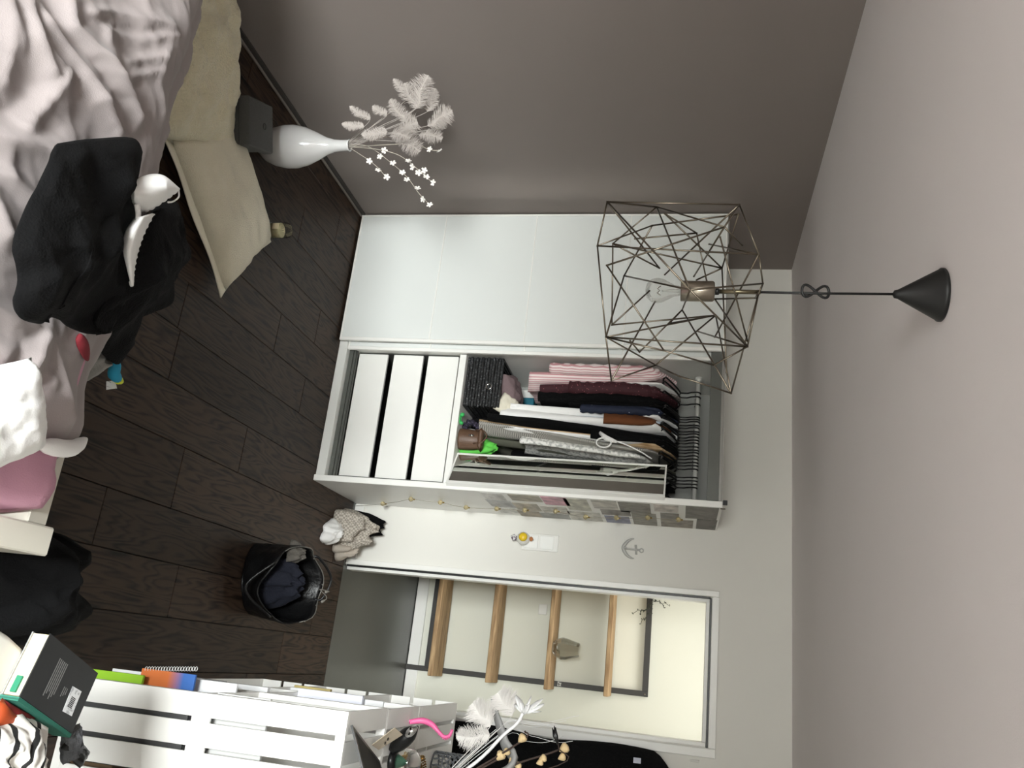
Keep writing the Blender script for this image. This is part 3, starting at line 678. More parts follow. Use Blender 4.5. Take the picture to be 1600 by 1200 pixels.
# ================================================================== pendant lamp
LC = Vector((1.409, -2.65, 0))
lm = thing('pendant_lamp', 'wire cage pendant lamp hanging from a black cone on the ceiling', 'lamp', (LC.x, LC.y, H))
lathe('canopy', [(.0575, 0), (.0600, -.002), (.0600, -.008), (.0565, -.012), (.0105, -.094), (.009, -.101), (.004, -.104)], BLACKM, lm, 40, (LC.x, LC.y, H-.0006))
tube('cord', [(LC.x, LC.y, H-.10), (LC.x+.001, LC.y, 2.12), (LC.x, LC.y, 1.895)], .0030, PLAST, lm, 8)
kn = [Vector((LC.x+.004*math.sin(2*t)-.004, LC.y+.012*math.sin(t)*0+.004*math.cos(t), 2.115+.030*math.cos(t)))+RR*(.010*math.sin(2*t)) for t in [k*2*math.pi/32 for k in range(32)]]
tube('cord_knot', kn, .0032, PLAST, lm, 8, True)
sk = lathe('socket', [(.0225, 0), (.0245, .001), (.0245, .074), (.021, .078), (.006, .079)], NICKEL, lm, 28, (LC.x, LC.y, 1.812))
lathe('socket_ring', [(.0085, 0), (.0085, .008), (.006, .009)], PLAST, sk, 14, (LC.x, LC.y, 1.8915))
tube('rod', [(LC.x, LC.y, 1.90), (LC.x, LC.y, 1.994)], .0052, M('aged_brass', S(120, 112, 92), .35, .05, metal=1), lm, 12)
bp_ = [(.010, 0), (.0125, -.004), (.0135, -.014), (.020, -.026), (.0275, -.040), (.0300, -.054), (.0270, -.068), (.0170, -.079), (.001, -.083)]
THIN = thin_glass('thin_bulb_glass', (.97, .97, .96, 1), .35, .35)
bu = lathe('bulb', bp_, THIN, lm, 28, (LC.x, LC.y, 1.8115))
tube('filament', [(LC.x-.012, LC.y, 1.765), (LC.x-.006, LC.y, 1.757), (LC.x, LC.y, 1.763), (LC.x+.006, LC.y, 1.757), (LC.x+.012, LC.y, 1.765)], .0012, NICKEL, bu, 5)
tube('filament_stem', [(LC.x, LC.y, 1.809), (LC.x, LC.y, 1.785), (LC.x+.001, LC.y, 1.768)], [.005, .003, .0015], THIN, bu, 6)
# cage: nodes measured on the lamp's own mid plane, then pushed out to the rounded cage surface in front of and behind it
fh = Vector((_f.x, _f.y, 0)).normalized()
cc = Vector((LC.x, LC.y, 1.80))
def cg(zx, zy, s):
    X, Yp = 900+zx/3.528, 290+zy/3.528
    d = ray(X, Yp); t = (cc-CAM).dot(fh)/d.dot(fh); p = CAM+d*t
    rel = p-cc; rad = math.sqrt((rel.dot(_r)/.255)**2+(rel.z/.215)**2)
    dep = .21*math.sqrt(max(.03, 1-min(rad, 1)**2))*s
    t2 = ((cc-CAM).dot(fh)+dep)/d.dot(fh)
    return CAM+d*t2
WN = dict(A=(172, 90, -.6), B=(900, 105, -.4), C=(118, 332, -.5), D=(1008, 380, -.8), E=(165, 835, -.8), F=(945, 888, -.9), G=(195, 1075, -.2), H=(855, 1145, -.2),
 I=(818, 228, -.7), J=(665, 262, 1), K=(445, 118, .8), L=(203, 320, 1), M=(805, 455, 1), N=(170, 440, -1), O=(420, 220, .5), P=(265, 497, 1), Q=(628, 575, -1), R=(515, 760, 1),
 S=(350, 918, 1), T=(298, 855, .9), U=(485, 910, -.8), V=(440, 990, .6), W=(770, 715, 1), X=(675, 805, 1), Y=(765, 835, .9), Z=(585, 685, .9), a=(198, 768, 1), b=(1030, 540, -.6),
 c=(1005, 600, -.5), d=(765, 625, .8), e=(565, 1050, -.3), f=(760, 990, -.6), g=(460, 455, .9), h=(735, 323, .9), i=(665, 520, 1), j=(915, 330, -.4), k=(895, 158, .6), l=(490, 490, .9),
 m=(720, 525, .9), n=(325, 293, .9), o=(435, 640, 1), p=(405, 580, 1), q=(830, 1030, .5), r=(945, 858, -.7), s=(795, 285, -.8), t=(650, 500, .9), u=(490, 155, .7), v=(990, 620, .4))
EDG = 'AB AK KI KL KQ AQ Ag CO Ok CD CE Lg LM La nJ Ju Jm uM NI NU OP PE PQ Bl BD Db It hD Ij EF EU Uf EV EW aW ap FQ FX Fd cH ZH ZQ ZR SZ WV VG Go TS GE fF Ve eH HW Mq Mi Qb bc vd sr kM DY cF RW BI AC'.split()
cgm = bpy.data.objects.new('wire_cage', None)
geo = []
npos = {k: cg(*v) for k, v in WN.items()}
for e in EDG:
    a_, b_ = npos[e[0]], npos[e[1]]; geo.append(tube_geo([a_, b_], .0021, 6))
for k in npos: geo.append(tube_geo([npos[k]-Vector((0, 0, .0022)), npos[k]+Vector((0, 0, .0022))], .0022, 6))
geo.append(tube_geo([npos['c'], Vector((LC.x, LC.y, 1.988))], .0021, 6)); geo.append(tube_geo([npos['v'], Vector((LC.x, LC.y, 1.988))], .0021, 6)); geo.append(tube_geo([npos['b'], Vector((LC.x, LC.y, 1.992))], .0021, 6))
v, f = join_geo(geo); meshobj('wire_cage', v, f, WIRE, lm, True)
bpy.data.objects.remove(cgm)

# ================================================================== bed
bd = thing('bed', 'cream white wooden bed frame with a pink sheeted mattress', 'bed', (1.1, -3.55, 0))
BY0, BY1 = -4.28, -2.79
box('side_rail', (.10, BY1-.062, .16), (2.0995, BY1, .405), CREAML, bd, .004)
box('side_rail', (.10, BY0, .16), (2.0995, BY0+.06, .405), CREAML, bd, .004)
box('footboard', (2.10, BY0-.02, .13), (2.165, BY1+.006, .425), CREAML, bd, .004)
box('headboard', (.035, BY0-.02, .13), (.0995, BY1+.006, .85), CREAML, bd, .004)
for x in (.06, 2.11):
    for y in (BY0, BY1-.05): box('leg', (x, y, .0005), (x+.045, y+.05, .1295), CREAML, bd, .003)
def matt(u, v):
    x, y = .12+u*1.972, BY0+.07+v*(BY1-.07-BY0-.07)
    e = min(u, 1-u, .012)/.012*min(v, 1-v, .016)/.016
    return Vector((x-.05*(1-e)*0, y, .30+.165*max(e, 0)**.3+.008*fbm((x*6, y*6, 1), 3)+.022*max(0, fbm((x*9, y*4, 7), 2))*min(1, e)))
sheet('mattress', matt, 90, 60, PINKC, bd)
def seg_d(p, a, b):
    ab = b-a; t = max(0, min(1, (p-a).dot(ab)/max(1e-9, ab.length_squared))); return (p-a-ab*t).length, t
FOLDS = [([(75, 0), (78, 55), (98, 108)], .050, .030), ([(78, 55), (125, 112)], .035, .022), ([(125, 112), (95, 165), (68, 196)], .045, .030),
 ([(100, 30), (150, 110), (208, 208)], .055, .034), ([(140, 0), (142, 38), (190, 95), (242, 182)], .060, .032), ([(160, 100), (192, 158), (216, 205)], .030, .022),
 ([(45, 0), (46, 60), (40, 125)], .040, .040), ([(0, 62), (18, 100), (22, 150)], .028, .032), ([(0, 205), (60, 222), (112, 242)], .050, .035), ([(0, 262), (36, 275), (72, 305)], .040, .028),
 ([(8, 300), (34, 365)], .050, .035), ([(150, 22), (200, 14), (292, 38)], .026, .014), ([(196, 44), (250, 62), (302, 52)], .022, .013), ([(186, 84), (204, 40)], .022, .012),
 ([(232, 94), (284, 88)], .022, .012), ([(236, 120), (286, 108)], .018, .012), ([(210, 30), (262, 40)], .018, .010), ([(222, 160), (222, 235)], .030, .022),
 ([(0, 470), (60, 500), (118, 512)], .040, .028), ([(36, 640), (88, 585), (112, 525)], .055, .032), ([(60, 690), (108, 640), (128, 600)], .030, .024), ([(0, 540), (50, 560), (60, 600)], .045, .03),
 ([(125, 530), (150, 600), (158, 655)], .026, .020), ([(90, 700), (130, 690)], .02, .02)]
FW = []
for pl_, a_, w_ in FOLDS:
    q = [pz(x, y, .58).to_2d() for x, y in pl_]; FW += [(q[i], q[i+1], a_, w_) for i in range(len(q)-1)]
def dz_fold(x, y):
    p = Vector((x, y)); best = 0; tot = 0
    for a_, b_, am, w_ in FW:
        d, t = seg_d(p, a_, b_)
        if d < w_*4.5:
            c_ = am*math.exp(-(d/w_)**1.15); best = max(best, c_); tot += c_*.35
    return best*.55+tot*.25
def dtop(x, y):
    q = Vector((x+.05*fbm((x*3, y*3, 1), 2), y+.05*fbm((x*3, y*3, 6), 2), 0))
    rg = noise.ridged_multi_fractal(Vector((q.x*4.2, q.y*3.1, 2.5)), 1., 2.1, 4, 1., 2.)
    return .515+.035*fbm((x*2.1, y*2.1, 3), 2)+.020*(rg-1)+dz_fold(x, y)
def duv(u, v):
    Ye = -2.865+.018*math.sin(u*17)+.02*fbm((u*6, 0, 5), 2)
    if v < .86:
        y = -4.24+(Ye+4.24)*(v/.86)
        xe = 1.87+.09*max(0, min(1, (y+3.02)/.12))
        x = .16+(xe-.16)*u; z = dtop(x, y)
        k = min(1, (Ye-y)/.10); z -= .04*(1-k)**2
        if u > .95: z -= .10*((u-.95)/.05)**2*(1 if y < -3.0 else .6)
        return Vector((x, y, z))
    s = (v-.86)/.14; xe = 1.87+.09; x = .16+(xe-.16)*u+(.02*s if u > .9 else 0); z0 = dtop(x, Ye)-.04
    if u > .95: z0 -= .06*((u-.95)/.05)**2
    an = min(1, s/.5)*math.pi/2; yy = Ye+.075*math.sin(an)+.010*math.sin(x*31+1)*s; zz = z0-.075*(1-math.cos(an))-max(0, s-.5)*2*(.12+.04*math.sin(x*5))
    return Vector((x, yy, zz))
dv_ = sheet('duvet', duv, 230, 190, DUVETM); tag(dv_, 'rumpled taupe cotton duvet heaped over the bed', 'duvet')
fo = tube('lining', spline([pz(62, 694, .50), pz(86, 699, .49), pz(112, 700, .475), pz(134, 686, .45)], 5), [.006, .012, .015, .018, .019, .020, .020, .020, .020, .020, .019, .018, .017, .014, .010, .005], WHITEC, dv_, 12)
wp_ = pillow('pillow', .19, .22, .13, pz(-18, 655, .555), (R(4), R(6), R(35)), WHITEC, seed=3, wr=.007); tag(wp_, 'plump white pillow on the near foot corner of the bed', 'pillow')

# black clothes thrown over the bed edge
def patch(name, label, cat, outline, cpt, mat, bulge=.03, nr=22, seed=0, over=True, rough=.02, thick=.008):
    """garment spread over bed and edge: outline points are (x, y, z)"""
    pts = [Vector(pz(x, y, z)) for x, y, z in outline]; loop = spline(pts+[pts[0]], 6)[:-1]; c = Vector(pz(*cpt)); n = len(loop)
    vs, fs = [], []
    for j in range(nr+1):
        r = j/nr
        for k in range(n):
            p = c.lerp(loop[k], r); p.z += bulge*(1-r*r)
            rg = noise.ridged_multi_fractal(Vector((p.x*3.2+seed, p.y*3.2, seed)), 1., 2., 3, 1., 2.)
            p.z += rough*(rg-.8)*min(1, (1-r)*5+.25)
            if over and p.y < -2.86 and p.x < 1.95: p.z = max(p.z, dtop(p.x, p.y)+.008)
            vs.append(p)
    for j in range(nr):
        for k in range(n): fs.append((j*n+k, (j+1)*n+k, (j+1)*n+(k+1) % n, j*n+(k+1) % n))
    o = meshobj(name, vs, fs, mat, None, True)
    bm = bmesh.new(); bm.from_mesh(o.data); bmesh.ops.remove_doubles(bm, verts=bm.verts, dist=.0003); bmesh.ops.recalc_face_normals(bm, faces=bm.faces); bm.to_mesh(o.data); bm.free()
    md = o.modifiers.new('thickness', 'SOLIDIFY'); md.thickness = thick; md.offset = -1
    o.data.polygons.foreach_set('use_smooth', [True]*len(o.data.polygons))
    return tag(o, label, cat)
patch('black_dress', 'black dress flung across the duvet beside the white bra', 'dress', [(88, 224, .66), (140, 217, .64), (210, 218, .60), (216, 262, .58), (204, 300, .56), (212, 350, .56), (204, 430, .54), (196, 470, .52), (165, 520, .48), (120, 512, .56), (80, 496, .64), (62, 506, .64), (28, 498, .66), (18, 470, .67), (22, 430, .67), (12, 385, .68), (34, 335, .68), (56, 285, .67), (74, 245, .67)], (120, 370, .66), BLACKC, .02, seed=2, rough=.045, nr=30)
patch('black_trousers', 'black trousers hanging over the bed edge in front of the pillow', 'trousers', [(214, 330, .50), (240, 318, .47), (272, 316, .42), (280, 350, .40), (279, 395, .38), (268, 425, .38), (270, 462, .34), (262, 475, .32), (240, 485, .33), (208, 502, .36), (196, 535, .30), (180, 566, .28), (150, 545, .34), (118, 512, .44), (150, 480, .50), (180, 420, .52)], (220, 430, .50), BLACKC2, .03, seed=5, rough=.05, nr=30)
# white bra
br = thing('bra', 'white padded bra with scalloped edge on the black clothes', 'bra', pz(240, 320, .62))
def cup(top, bot, z0, h, n=26):
    T = spline([Vector((*q, 0)) for q in top], 8); Bt = spline([Vector((*q, 0)) for q in bot], 8)
    def at_(c, u): q = u*(len(c)-1); k = min(int(q), len(c)-2); return c[k].lerp(c[k+1], q-k)
    def fn(u, v):
        p = at_(T, u).lerp(at_(Bt, u), v); w_ = (at_(T, u)-at_(Bt, u)).length
        if v > .96: p += Vector((.9*math.sin(u*75), .9*math.cos(u*75), 0))
        return Vector(pz(p.x, p.y, z0+h*math.sin(math.pi*min(1, .06+v*.94))*min(1, w_/34)))
    return sheet('cup', fn, 70, 14, WHITEC, br, .004)
cup([(204, 302), (212, 284), (230, 274), (255, 275), (280, 295)], [(205, 304), (212, 322), (228, 330), (256, 314), (280, 296)], .605, .035)
cup([(210, 342), (197, 362), (193, 388), (199, 418), (206, 446)], [(241, 333), (226, 362), (216, 390), (210, 418), (207, 446)], .60, .035)
tube('bridge', spline([pz(214, 318, .622), pz(216, 332, .62), pz(216, 346, .622)], 5), .009, WHITEC, br, 8, flat=.5)
tube('strap', spline([pz(279, 297, .60), pz(279, 308, .60), pz(270, 315, .60), pz(262, 316, .60)], 5), .0022, WHITEC, br, 6)
tube('strap', spline([pz(204, 440, .575), pz(206, 446, .57), pz(207, 430, .575)], 4), .004, WHITEC, br, 6)
# socks and small clothes showing under the black trousers
GREYC = M('grey_jersey', S(150, 148, 144), .9, .06, 12, .3, 200)
gcp = crumple('grey_jersey_heap', (1.60, -2.60, .001), .12, .09, .29, GREYC, 12, 24, .22, 2.2); tag(gcp, 'grey jersey heap under the black trousers beside the bed', 'cloth')
TURQ = M('turquoise_knit', S(44, 150, 184), .85, .08, 30)
so = thing('sock', 'turquoise sock with a lime toe poking out below the black trousers', 'sock', pz(180, 588, .26))
tube('foot', spline([pz(176, 556, .27), pz(180, 572, .27), pz(178, 584, .27), pz(184, 592, .26)], 5), [.010, .012, .013, .014, .015, .016, .016, .016, .017, .017, .017, .017, .016, .015, .014, .012], TURQ, so, 10)
tube('toe', spline([pz(184, 593, .258), pz(187, 596, .256), pz(187, 600, .255)], 3), [.012, .012, .012, .011, .010, .008, .005], M('lime_knit', S(214, 222, 70), .85, .05), so, 10)
REDC = M('red_cotton', S(120, 32, 42), .85, .1, 12)
r1 = tube('red_cloth', spline([pz(122, 526, .50), pz(131, 542, .49), pz(138, 562, .47)], 4), [.010, .014, .017, .018, .018, .017, .015, .011, .005], REDC, None, 10, flat=.4); tag(r1, 'crimson cloth scrap tucked between duvet and grey jersey', 'cloth')
r2_ = tube('red_ribbon', spline([pz(204, 500, .36), pz(209, 512, .35), pz(206, 528, .34)], 4), [.004, .008, .011, .013, .014, .015, .016, .015, .012], M('coral_cotton', S(214, 86, 86), .85, .1, 12), None, 10, flat=.4); tag(r2_, 'coral red cloth tip hanging below the black trousers', 'cloth')
lb = meshobj('care_label', [pz(166, 596, .25), pz(180, 594, .25), pz(183, 607, .25), pz(166, 609, .25), pz(166, 596, .248), pz(180, 594, .248), pz(183, 607, .248), pz(166, 609, .248)], [(0, 1, 2, 3), (7, 6, 5, 4), (0, 4, 5, 1), (1, 5, 6, 2), (2, 6, 7, 3), (3, 7, 4, 0)], pattern('label_print', S(150, 150, 150), S(226, 226, 224), 'noise', (200, 40, 200), thr=.4), gcp)

# ================================================================== floor by the left wall
def wallclamp(p, m=.03): p.x = max(p.x, m); return p
c1 = thing('floor_cushion', 'cream cushion with a flat flanged edge lying on the floor by the candle', 'cushion', (.71, -1.97, .0), None, R(57))
pillow('cushion_body', .60, .42, .135, (.70, -1.955, .071), (0, 0, R(57)), CREAMF, c1, n=26, seed=6, wr=.012, pinch=.05)
fl_ = []
X1 = Matrix.Translation((.70, -1.955, .071)) @ Matrix.Rotation(R(57), 4, 'Z')
def flange(u, v):
    t = u*4; k = int(min(t, 3.999)); s = t-k
    cs = [(-.30, -.21), (.30, -.21), (.30, .21), (-.30, .21), (-.30, -.21)]
    a, b = Vector(cs[k]), Vector(cs[k+1]); p = a.lerp(b, s); pin = 1-.05*math.sin(math.pi*s)
    q = p*pin*(.93+.15*v); return X1 @ Vector((q.x, q.y, -.008+.006*math.sin(u*40)*v-.012*v))
sheet('flange', flange, 80, 3, M('cream_piping', S(232, 227, 208), .9, .04), c1, .006)
FLEECE = M('fluffy_fleece', S(224, 216, 186), 1, .08, 30, .9, 140, sheen=.4)
c2 = pillow('fleece_cushion', .62, .50, .20, (.40, -2.38, .105), (R(-4), R(5), R(28)), FLEECE, n=40, seed=9, wr=.03, pinch=.03)
tag(c2, 'fluffy cream fleece cushion on the floor between bed and left wall', 'cushion')
# charcoal storage box
sb = thing('storage_box', 'small charcoal linen box with a lid standing beside the vase', 'box', (.44, -2.03, 0), None, R(24))
XB = Matrix.Translation((.435, -2.02, 0)) @ Matrix.Rotation(R(24), 4, 'Z')
box('box_body', (-.085, -.085, .001), (.085, .085, .148), GREYBOX, sb, .005, XB)
box('lid', (-.092, -.092, .1485), (.092, .092, .192), GREYBOX, sb, .005, XB)
tube('loop', [XB @ Vector((.012*math.cos(a), .02+.010*math.sin(a), .1945)) for a in [k*2*math.pi/14 for k in range(14)]], .0018, M('charcoal_cord', S(50, 50, 48), .8, .1), sb, 6, True)
# vase with feathers and blossom
vb = Vector((.307, -1.70, 0))
vs_ = lathe('floor_vase', [(.034, .0008), (.042, .004), (.066, .035), (.082, .075), (.091, .125), (.090, .165), (.078, .215), (.056, .265), (.036, .305), (.026, .34), (.0235, .37), (.0235, .402), (.026, .408), (.0225, .409), (.0205, .400), (.0205, .36), (.012, .33)], PORC, None, 48, vb)
tag(vs_, 'white glazed bottle vase standing on the floor by the left wall', 'vase')
mouth = vb+Vector((0, 0, .405))
FEA = M('white_feather', S(180, 172, 166), .9, .04, 8)
WFE = M('bright_down', S(226, 222, 218), .9, .04, 8)
def feather(base, tip, wid, label, i, src, FEA=FEA):
    d = tip-base; L = d.length; t = d.normalized(); side = t.cross(_f).normalized(); nrm = side.cross(t)
    root = thing('feather', label, 'feather', src, 'feathers in the floor vase' if src.x < 1 else 'feathers on the crates')
    st = spline([src, src.lerp(base, .5)+side*.006, base, base.lerp(tip, .5)+side*L*.05, tip], 5)
    tube('quill', st, [.0016*(1-.7*k/(len(st)-1)) for k in range(len(st))], FEA, root, 5)
    vs, fs = [], []
    ax = st[10:]
    def pos(s):
        q = s*(len(ax)-1); k = min(int(q), len(ax)-2); return ax[k].lerp(ax[k+1], q-k)
    n = 120 if FEA.name != 'bright_down' else 240
    for sgn in (-1, 1):
        for k in range(n):
            s = k/n; p = pos(s); w_ = wid*(math.sin(math.pi*min(1, s*.9+.12))**.7)*random.uniform(.7, 1.12)
            q = p+side*sgn*w_+t*w_*random.uniform(.35, .75)+nrm*w_*random.uniform(-.5, .5)
            m_ = p.lerp(q, .55)+t*w_*.08+nrm*w_*random.uniform(-.15, .15)
            e = t*.0008
            b0 = len(vs); vs += [p-e, p+e, m_+e, m_-e, q+e*.3, q-e*.3]; fs += [(b0, b0+1, b0+2, b0+3), (b0+3, b0+2, b0+4, b0+5)]
    o = meshobj('vane', vs, fs, FEA, root); o['kind'] = 'stuff'
    return root
def ip(zx, zy): return 360+zx/4.444, 100+zy/4.444
FE = [((970, 385), (825, 290), .020, 'single feather curling lowest toward the photo top in the vase'), ((1085, 360), (985, 290), .020, 'short feather second lowest on the left of the bunch'), ((930, 435), (770, 415), .020, 'faint feather drooping just above the vase mouth'),
 ((1210, 400), (1110, 240), .030, 'feather in the middle left of the bunch with a curled tip'), ((1250, 220), (1130, 100), .022, 'thin feather reaching farthest toward the wall top left'), ((1285, 310), (1375, 75), .050, 'largest jagged feather at the top of the bunch'),
 ((1290, 310), (1210, 130), .040, 'broad feather just left of the largest jagged one'), ((1370, 330), (1425, 170), .030, 'bright feather right of the largest jagged one'), ((1370, 430), (1545, 330), .045, 'wide pale feather fanning to the upper right of the bunch'), ((1420, 450), (1500, 385), .022, 'small bright feather on the upper right rim of the bunch'),
 ((1310, 490), (1475, 520), .035, 'feather pointing right above the blossom twig'), ((1180, 540), (1320, 610), .040, 'fluffy feather low on the right of the bunch'), ((1090, 470), (905, 490), .028, 'fluffy feather low on the left near the stems'), ((1180, 470), (1300, 400), .045, 'downy feather in the centre of the bunch'), ((1120, 480), (1250, 520), .045, 'downy feather at the heart of the bunch just above the stems')]
for i, (b_, t_, w_, l_) in enumerate(FE):
    Yp = -1.80+.03*math.sin(i*2.1)
    bp2 = wallclamp(Vector(py(*ip(*b_), Yp))); tp2 = wallclamp(Vector(py(*ip(*t_), Yp-.03)))
    feather(bp2, tp2, w_, l_, i, mouth+Vector((random.uniform(-.012, .012), random.uniform(-.012, .012), -.01)))
PETAL = M('white_petal', S(226, 222, 216), .7, .04, 20); TWIG = M('pale_twig', S(176, 168, 156), .7, .08)
def blossom(c, r, seed):
    vs, fs = [], []; rnd = random.Random(seed)
    ax = Vector((rnd.uniform(-.6, .6), -1, rnd.uniform(-.6, .6))).normalized(); a = ax.orthogonal().normalized(); b = ax.cross(a)
    for k in range(5):
        t = k*2*math.pi/5+rnd.random()*.3; d = a*math.cos(t)+b*math.sin(t); s = -a*math.sin(t)+b*math.cos(t)
        o = len(vs); vs += [c, c+d*r*.5+s*r*.34+ax*r*.15, c+d*r*.95+s*r*.3+ax*r*.3, c+d*r*1.05+ax*r*.22, c+d*r*.95-s*r*.3+ax*r*.3, c+d*r*.5-s*r*.34+ax*r*.15]
        fs += [(o, o+1, o+2, o+3), (o, o+3, o+4, o+5)]
    return vs, fs
BR = [([(835, 590), (990, 690), (1085, 790)], [(965, 675), (1025, 740), (1085, 785)], 'short blossom twig drooping lowest from the vase'),
 ([(860, 580), (950, 570), (1120, 690), (1230, 790), (1310, 900), (1385, 980)], [(1040, 645), (1130, 690), (1195, 755), (1225, 805), (1300, 865), (1340, 940), (1385, 980)], 'longest blossom twig reaching down toward the wardrobe door'),
 ([(860, 575), (1000, 590), (1150, 625), (1240, 680), (1310, 740), (1410, 830)], [(1070, 600), (1235, 675), (1265, 715), (1305, 755), (1345, 740), (1360, 785), (1410, 825)], 'middle blossom twig between the longest one and the feathers'),
 ([(860, 565), (1100, 560), (1290, 560), (1380, 595), (1455, 602)], [(1385, 595), (1455, 605)], 'blossom twig with two flowers above the feather bunch')]
for i, (pl_, fl2, l_) in enumerate(BR):
    Yp = -1.72-.02*i
    root = thing('blossom_twig', l_, 'twig', mouth, 'blossom twigs in the floor vase')
    tube('stem', spline([mouth+Vector((.004*i-.006, .005, -.02))]+[py(*ip(*q), Yp) for q in pl_[1:]], 5), .0016, TWIG, root, 5)
    for k, q in enumerate(fl2):
        v, f = blossom(Vector(py(*ip(*q), Yp-.004)), .013, i*10+k); meshobj('blossom', v, f, PETAL, root)
# candle jar
cj = thing('candle_jar', 'small glass jar candle on the floor next to the cream cushion', 'candle', (.585, -1.50, 0))
cjx, cjy = .592, -1.492
lathe('jar', [(.034, .0008), (.036, .006), (.036, .088), (.0345, .090), (.0335, .088), (.0335, .008), (.030, .006)], JAR, cj, 32, (cjx, cjy, 0))
lathe('wax', [(.0325, .0085), (.0328, .055), (.0315, .056), (.004, .0555)], M('cream_wax', S(244, 230, 190), .5, .03), cj, 28, (cjx, cjy, 0))
box('label', (cjx-.014, cjy-.0375, .030), (cjx+.014, cjy-.0366, .060), pattern('candle_label', S(120, 112, 90), S(222, 208, 172), 'noise', (120, 120, 120), thr=.3), cj, 0)
tube('wick', [(cjx, cjy, .054), (cjx+.001, cjy, .066)], .0012, PLAST, cj, 5)

# ================================================================== laundry in the corner and the handbag
WAFF = pattern('beige_check_cotton', S(150, 142, 132), S(196, 188, 176), 'check', (95, 95, 95), rough=.9)
o = crumple('checked_blouse', (1.70, -.17, .001), .12, .13, .20, WAFF, 21, 30, .5, 3.2); tag(o, 'crumpled beige check blouse heaped by the wardrobe corner', 'blouse')
o = crumple('beige_towel', (1.785, -.145, .001), .075, .085, .105, M('beige_gauze', S(178, 168, 156), .9, .06, 30, .3, 90), 25, 24, .5, 3); tag(o, 'small beige cloth heap nearest the door frame', 'cloth')
o = crumple('white_cloth', (1.735, -.325, .001), .060, .085, .075, WHITEC, 31, 22, .55, 2.5, rz=.5); tag(o, 'crumpled white cloth in front of the beige check blouse', 'cloth')
o = crumple('black_cloth', (1.655, -.075, .001), .080, .05, .225, BLACKC, 35, 20, .3); tag(o, 'black cloth behind the beige blouse against the wall', 'cloth')

hb = thing('black_handbag', 'open black handbag with navy cloth inside standing on the floor', 'handbag', (2.03, -.98, 0))
BLEATH = M('black_leather', S(9, 9, 10), .38, .15, 20, .2, 90)
hc = Vector((2.06, -1.02, 0))
def bagw(u, v):
    a = 2*math.pi*u
    rx = .155+.012*v+.006*math.sin(3*a+v*3); ry = .095+.035*v
    k = 1+.05*fbm((math.cos(a)*2, math.sin(a)*2, v*3), 3)
    rz = R(22); x, y = rx*math.cos(a)*k, ry*math.sin(a)*k
    X, Y = x*math.cos(rz)-y*math.sin(rz), x*math.sin(rz)+y*math.cos(rz)
    z = .002+v*(.20+.062*math.sin(a)*v+.022*math.sin(2*a+1)+.012*math.sin(5*a))
    return hc+Vector((X, Y+.03*v*math.sin(a), z))
sheet('bag_body', bagw, 64, 18, BLEATH, hb, .006)
lathe('bag_base', [(.10, .0008), (.11, .006), (.09, .012)], BLEATH, hb, 28, hc)
NAVY = M('navy_jersey', S(14, 17, 30), .9, .1, 12, .2, 120)
nv = crumple('navy_cloth', hc+Vector((0.0, .01, .02)), .125, .088, .205, NAVY, 41, 28, .45, 3.4, rz=R(22)); tag(nv, 'navy cloth bundled inside the open black handbag', 'cloth')
sk2 = crumple('grey_scarf', hc+Vector((-.125, -.04, .17)), .045, .04, .07, M('grey_pattern_scarf', S(84, 80, 74), .9, .25, 60, .4, 120), 44, 16, .5); tag(sk2, 'grey patterned scarf sticking out of the rear of the black handbag', 'scarf')
rim = [bagw(k/40, 1.0) for k in range(41)]
tube('zip', [p+Vector((0, 0, .003)) for p in rim[:24]], .0022, M('zip_grey', S(120, 118, 112), .4, .1, metal=.5), hb, 6)
tube('handle', spline([bagw(.15, .95), bagw(.17, 1.0)+Vector((.01, .0, .02)), bagw(.25, 1)+Vector((.0, .01, .035)), bagw(.33, 1)+Vector((-.01, .0, .02)), bagw(.35, .95)], 6), .006, BLEATH, hb, 8)
tube('handle', spline([bagw(.63, .95), bagw(.65, 1.0)+Vector((-.01, -.03, .01)), bagw(.75, 1)+Vector((.0, -.07, -.02)), bagw(.85, 1)+Vector((.01, -.03, .01)), bagw(.87, .95)], 6), .006, BLEATH, hb, 8)
for k in (.02, .12, .22, .34): lathe('stud', [(.001, 0), (.005, .001), (.004, .004), (.001, .005)], M('polished_chrome', S(215, 215, 215), .1, 0, metal=1), hb, 10, bagw(k, .97)+Vector((0, 0, .006)))
for q in ((508, 925), (502, 941)):
    e = Vector(py(*q, -.93)); s0 = bagw(.20, .97)
    tube('zip_tassel', spline([s0, s0.lerp(e, .6)+Vector((0, 0, .03)), e], 5), [.002]*8+[.004, .006, .005], M('tassel_grey', S(128, 124, 116), .5, .1), hb, 8)
# black bag slumped on the floor at the foot of the bed
o = crumple('slumped_backpack', (2.22, -2.47, .001), .19, .27, .27, BLACKC, 52, 34, .25, 2.4); tag(o, 'black fabric bag slumped on the floor at the bed corner', 'bag')

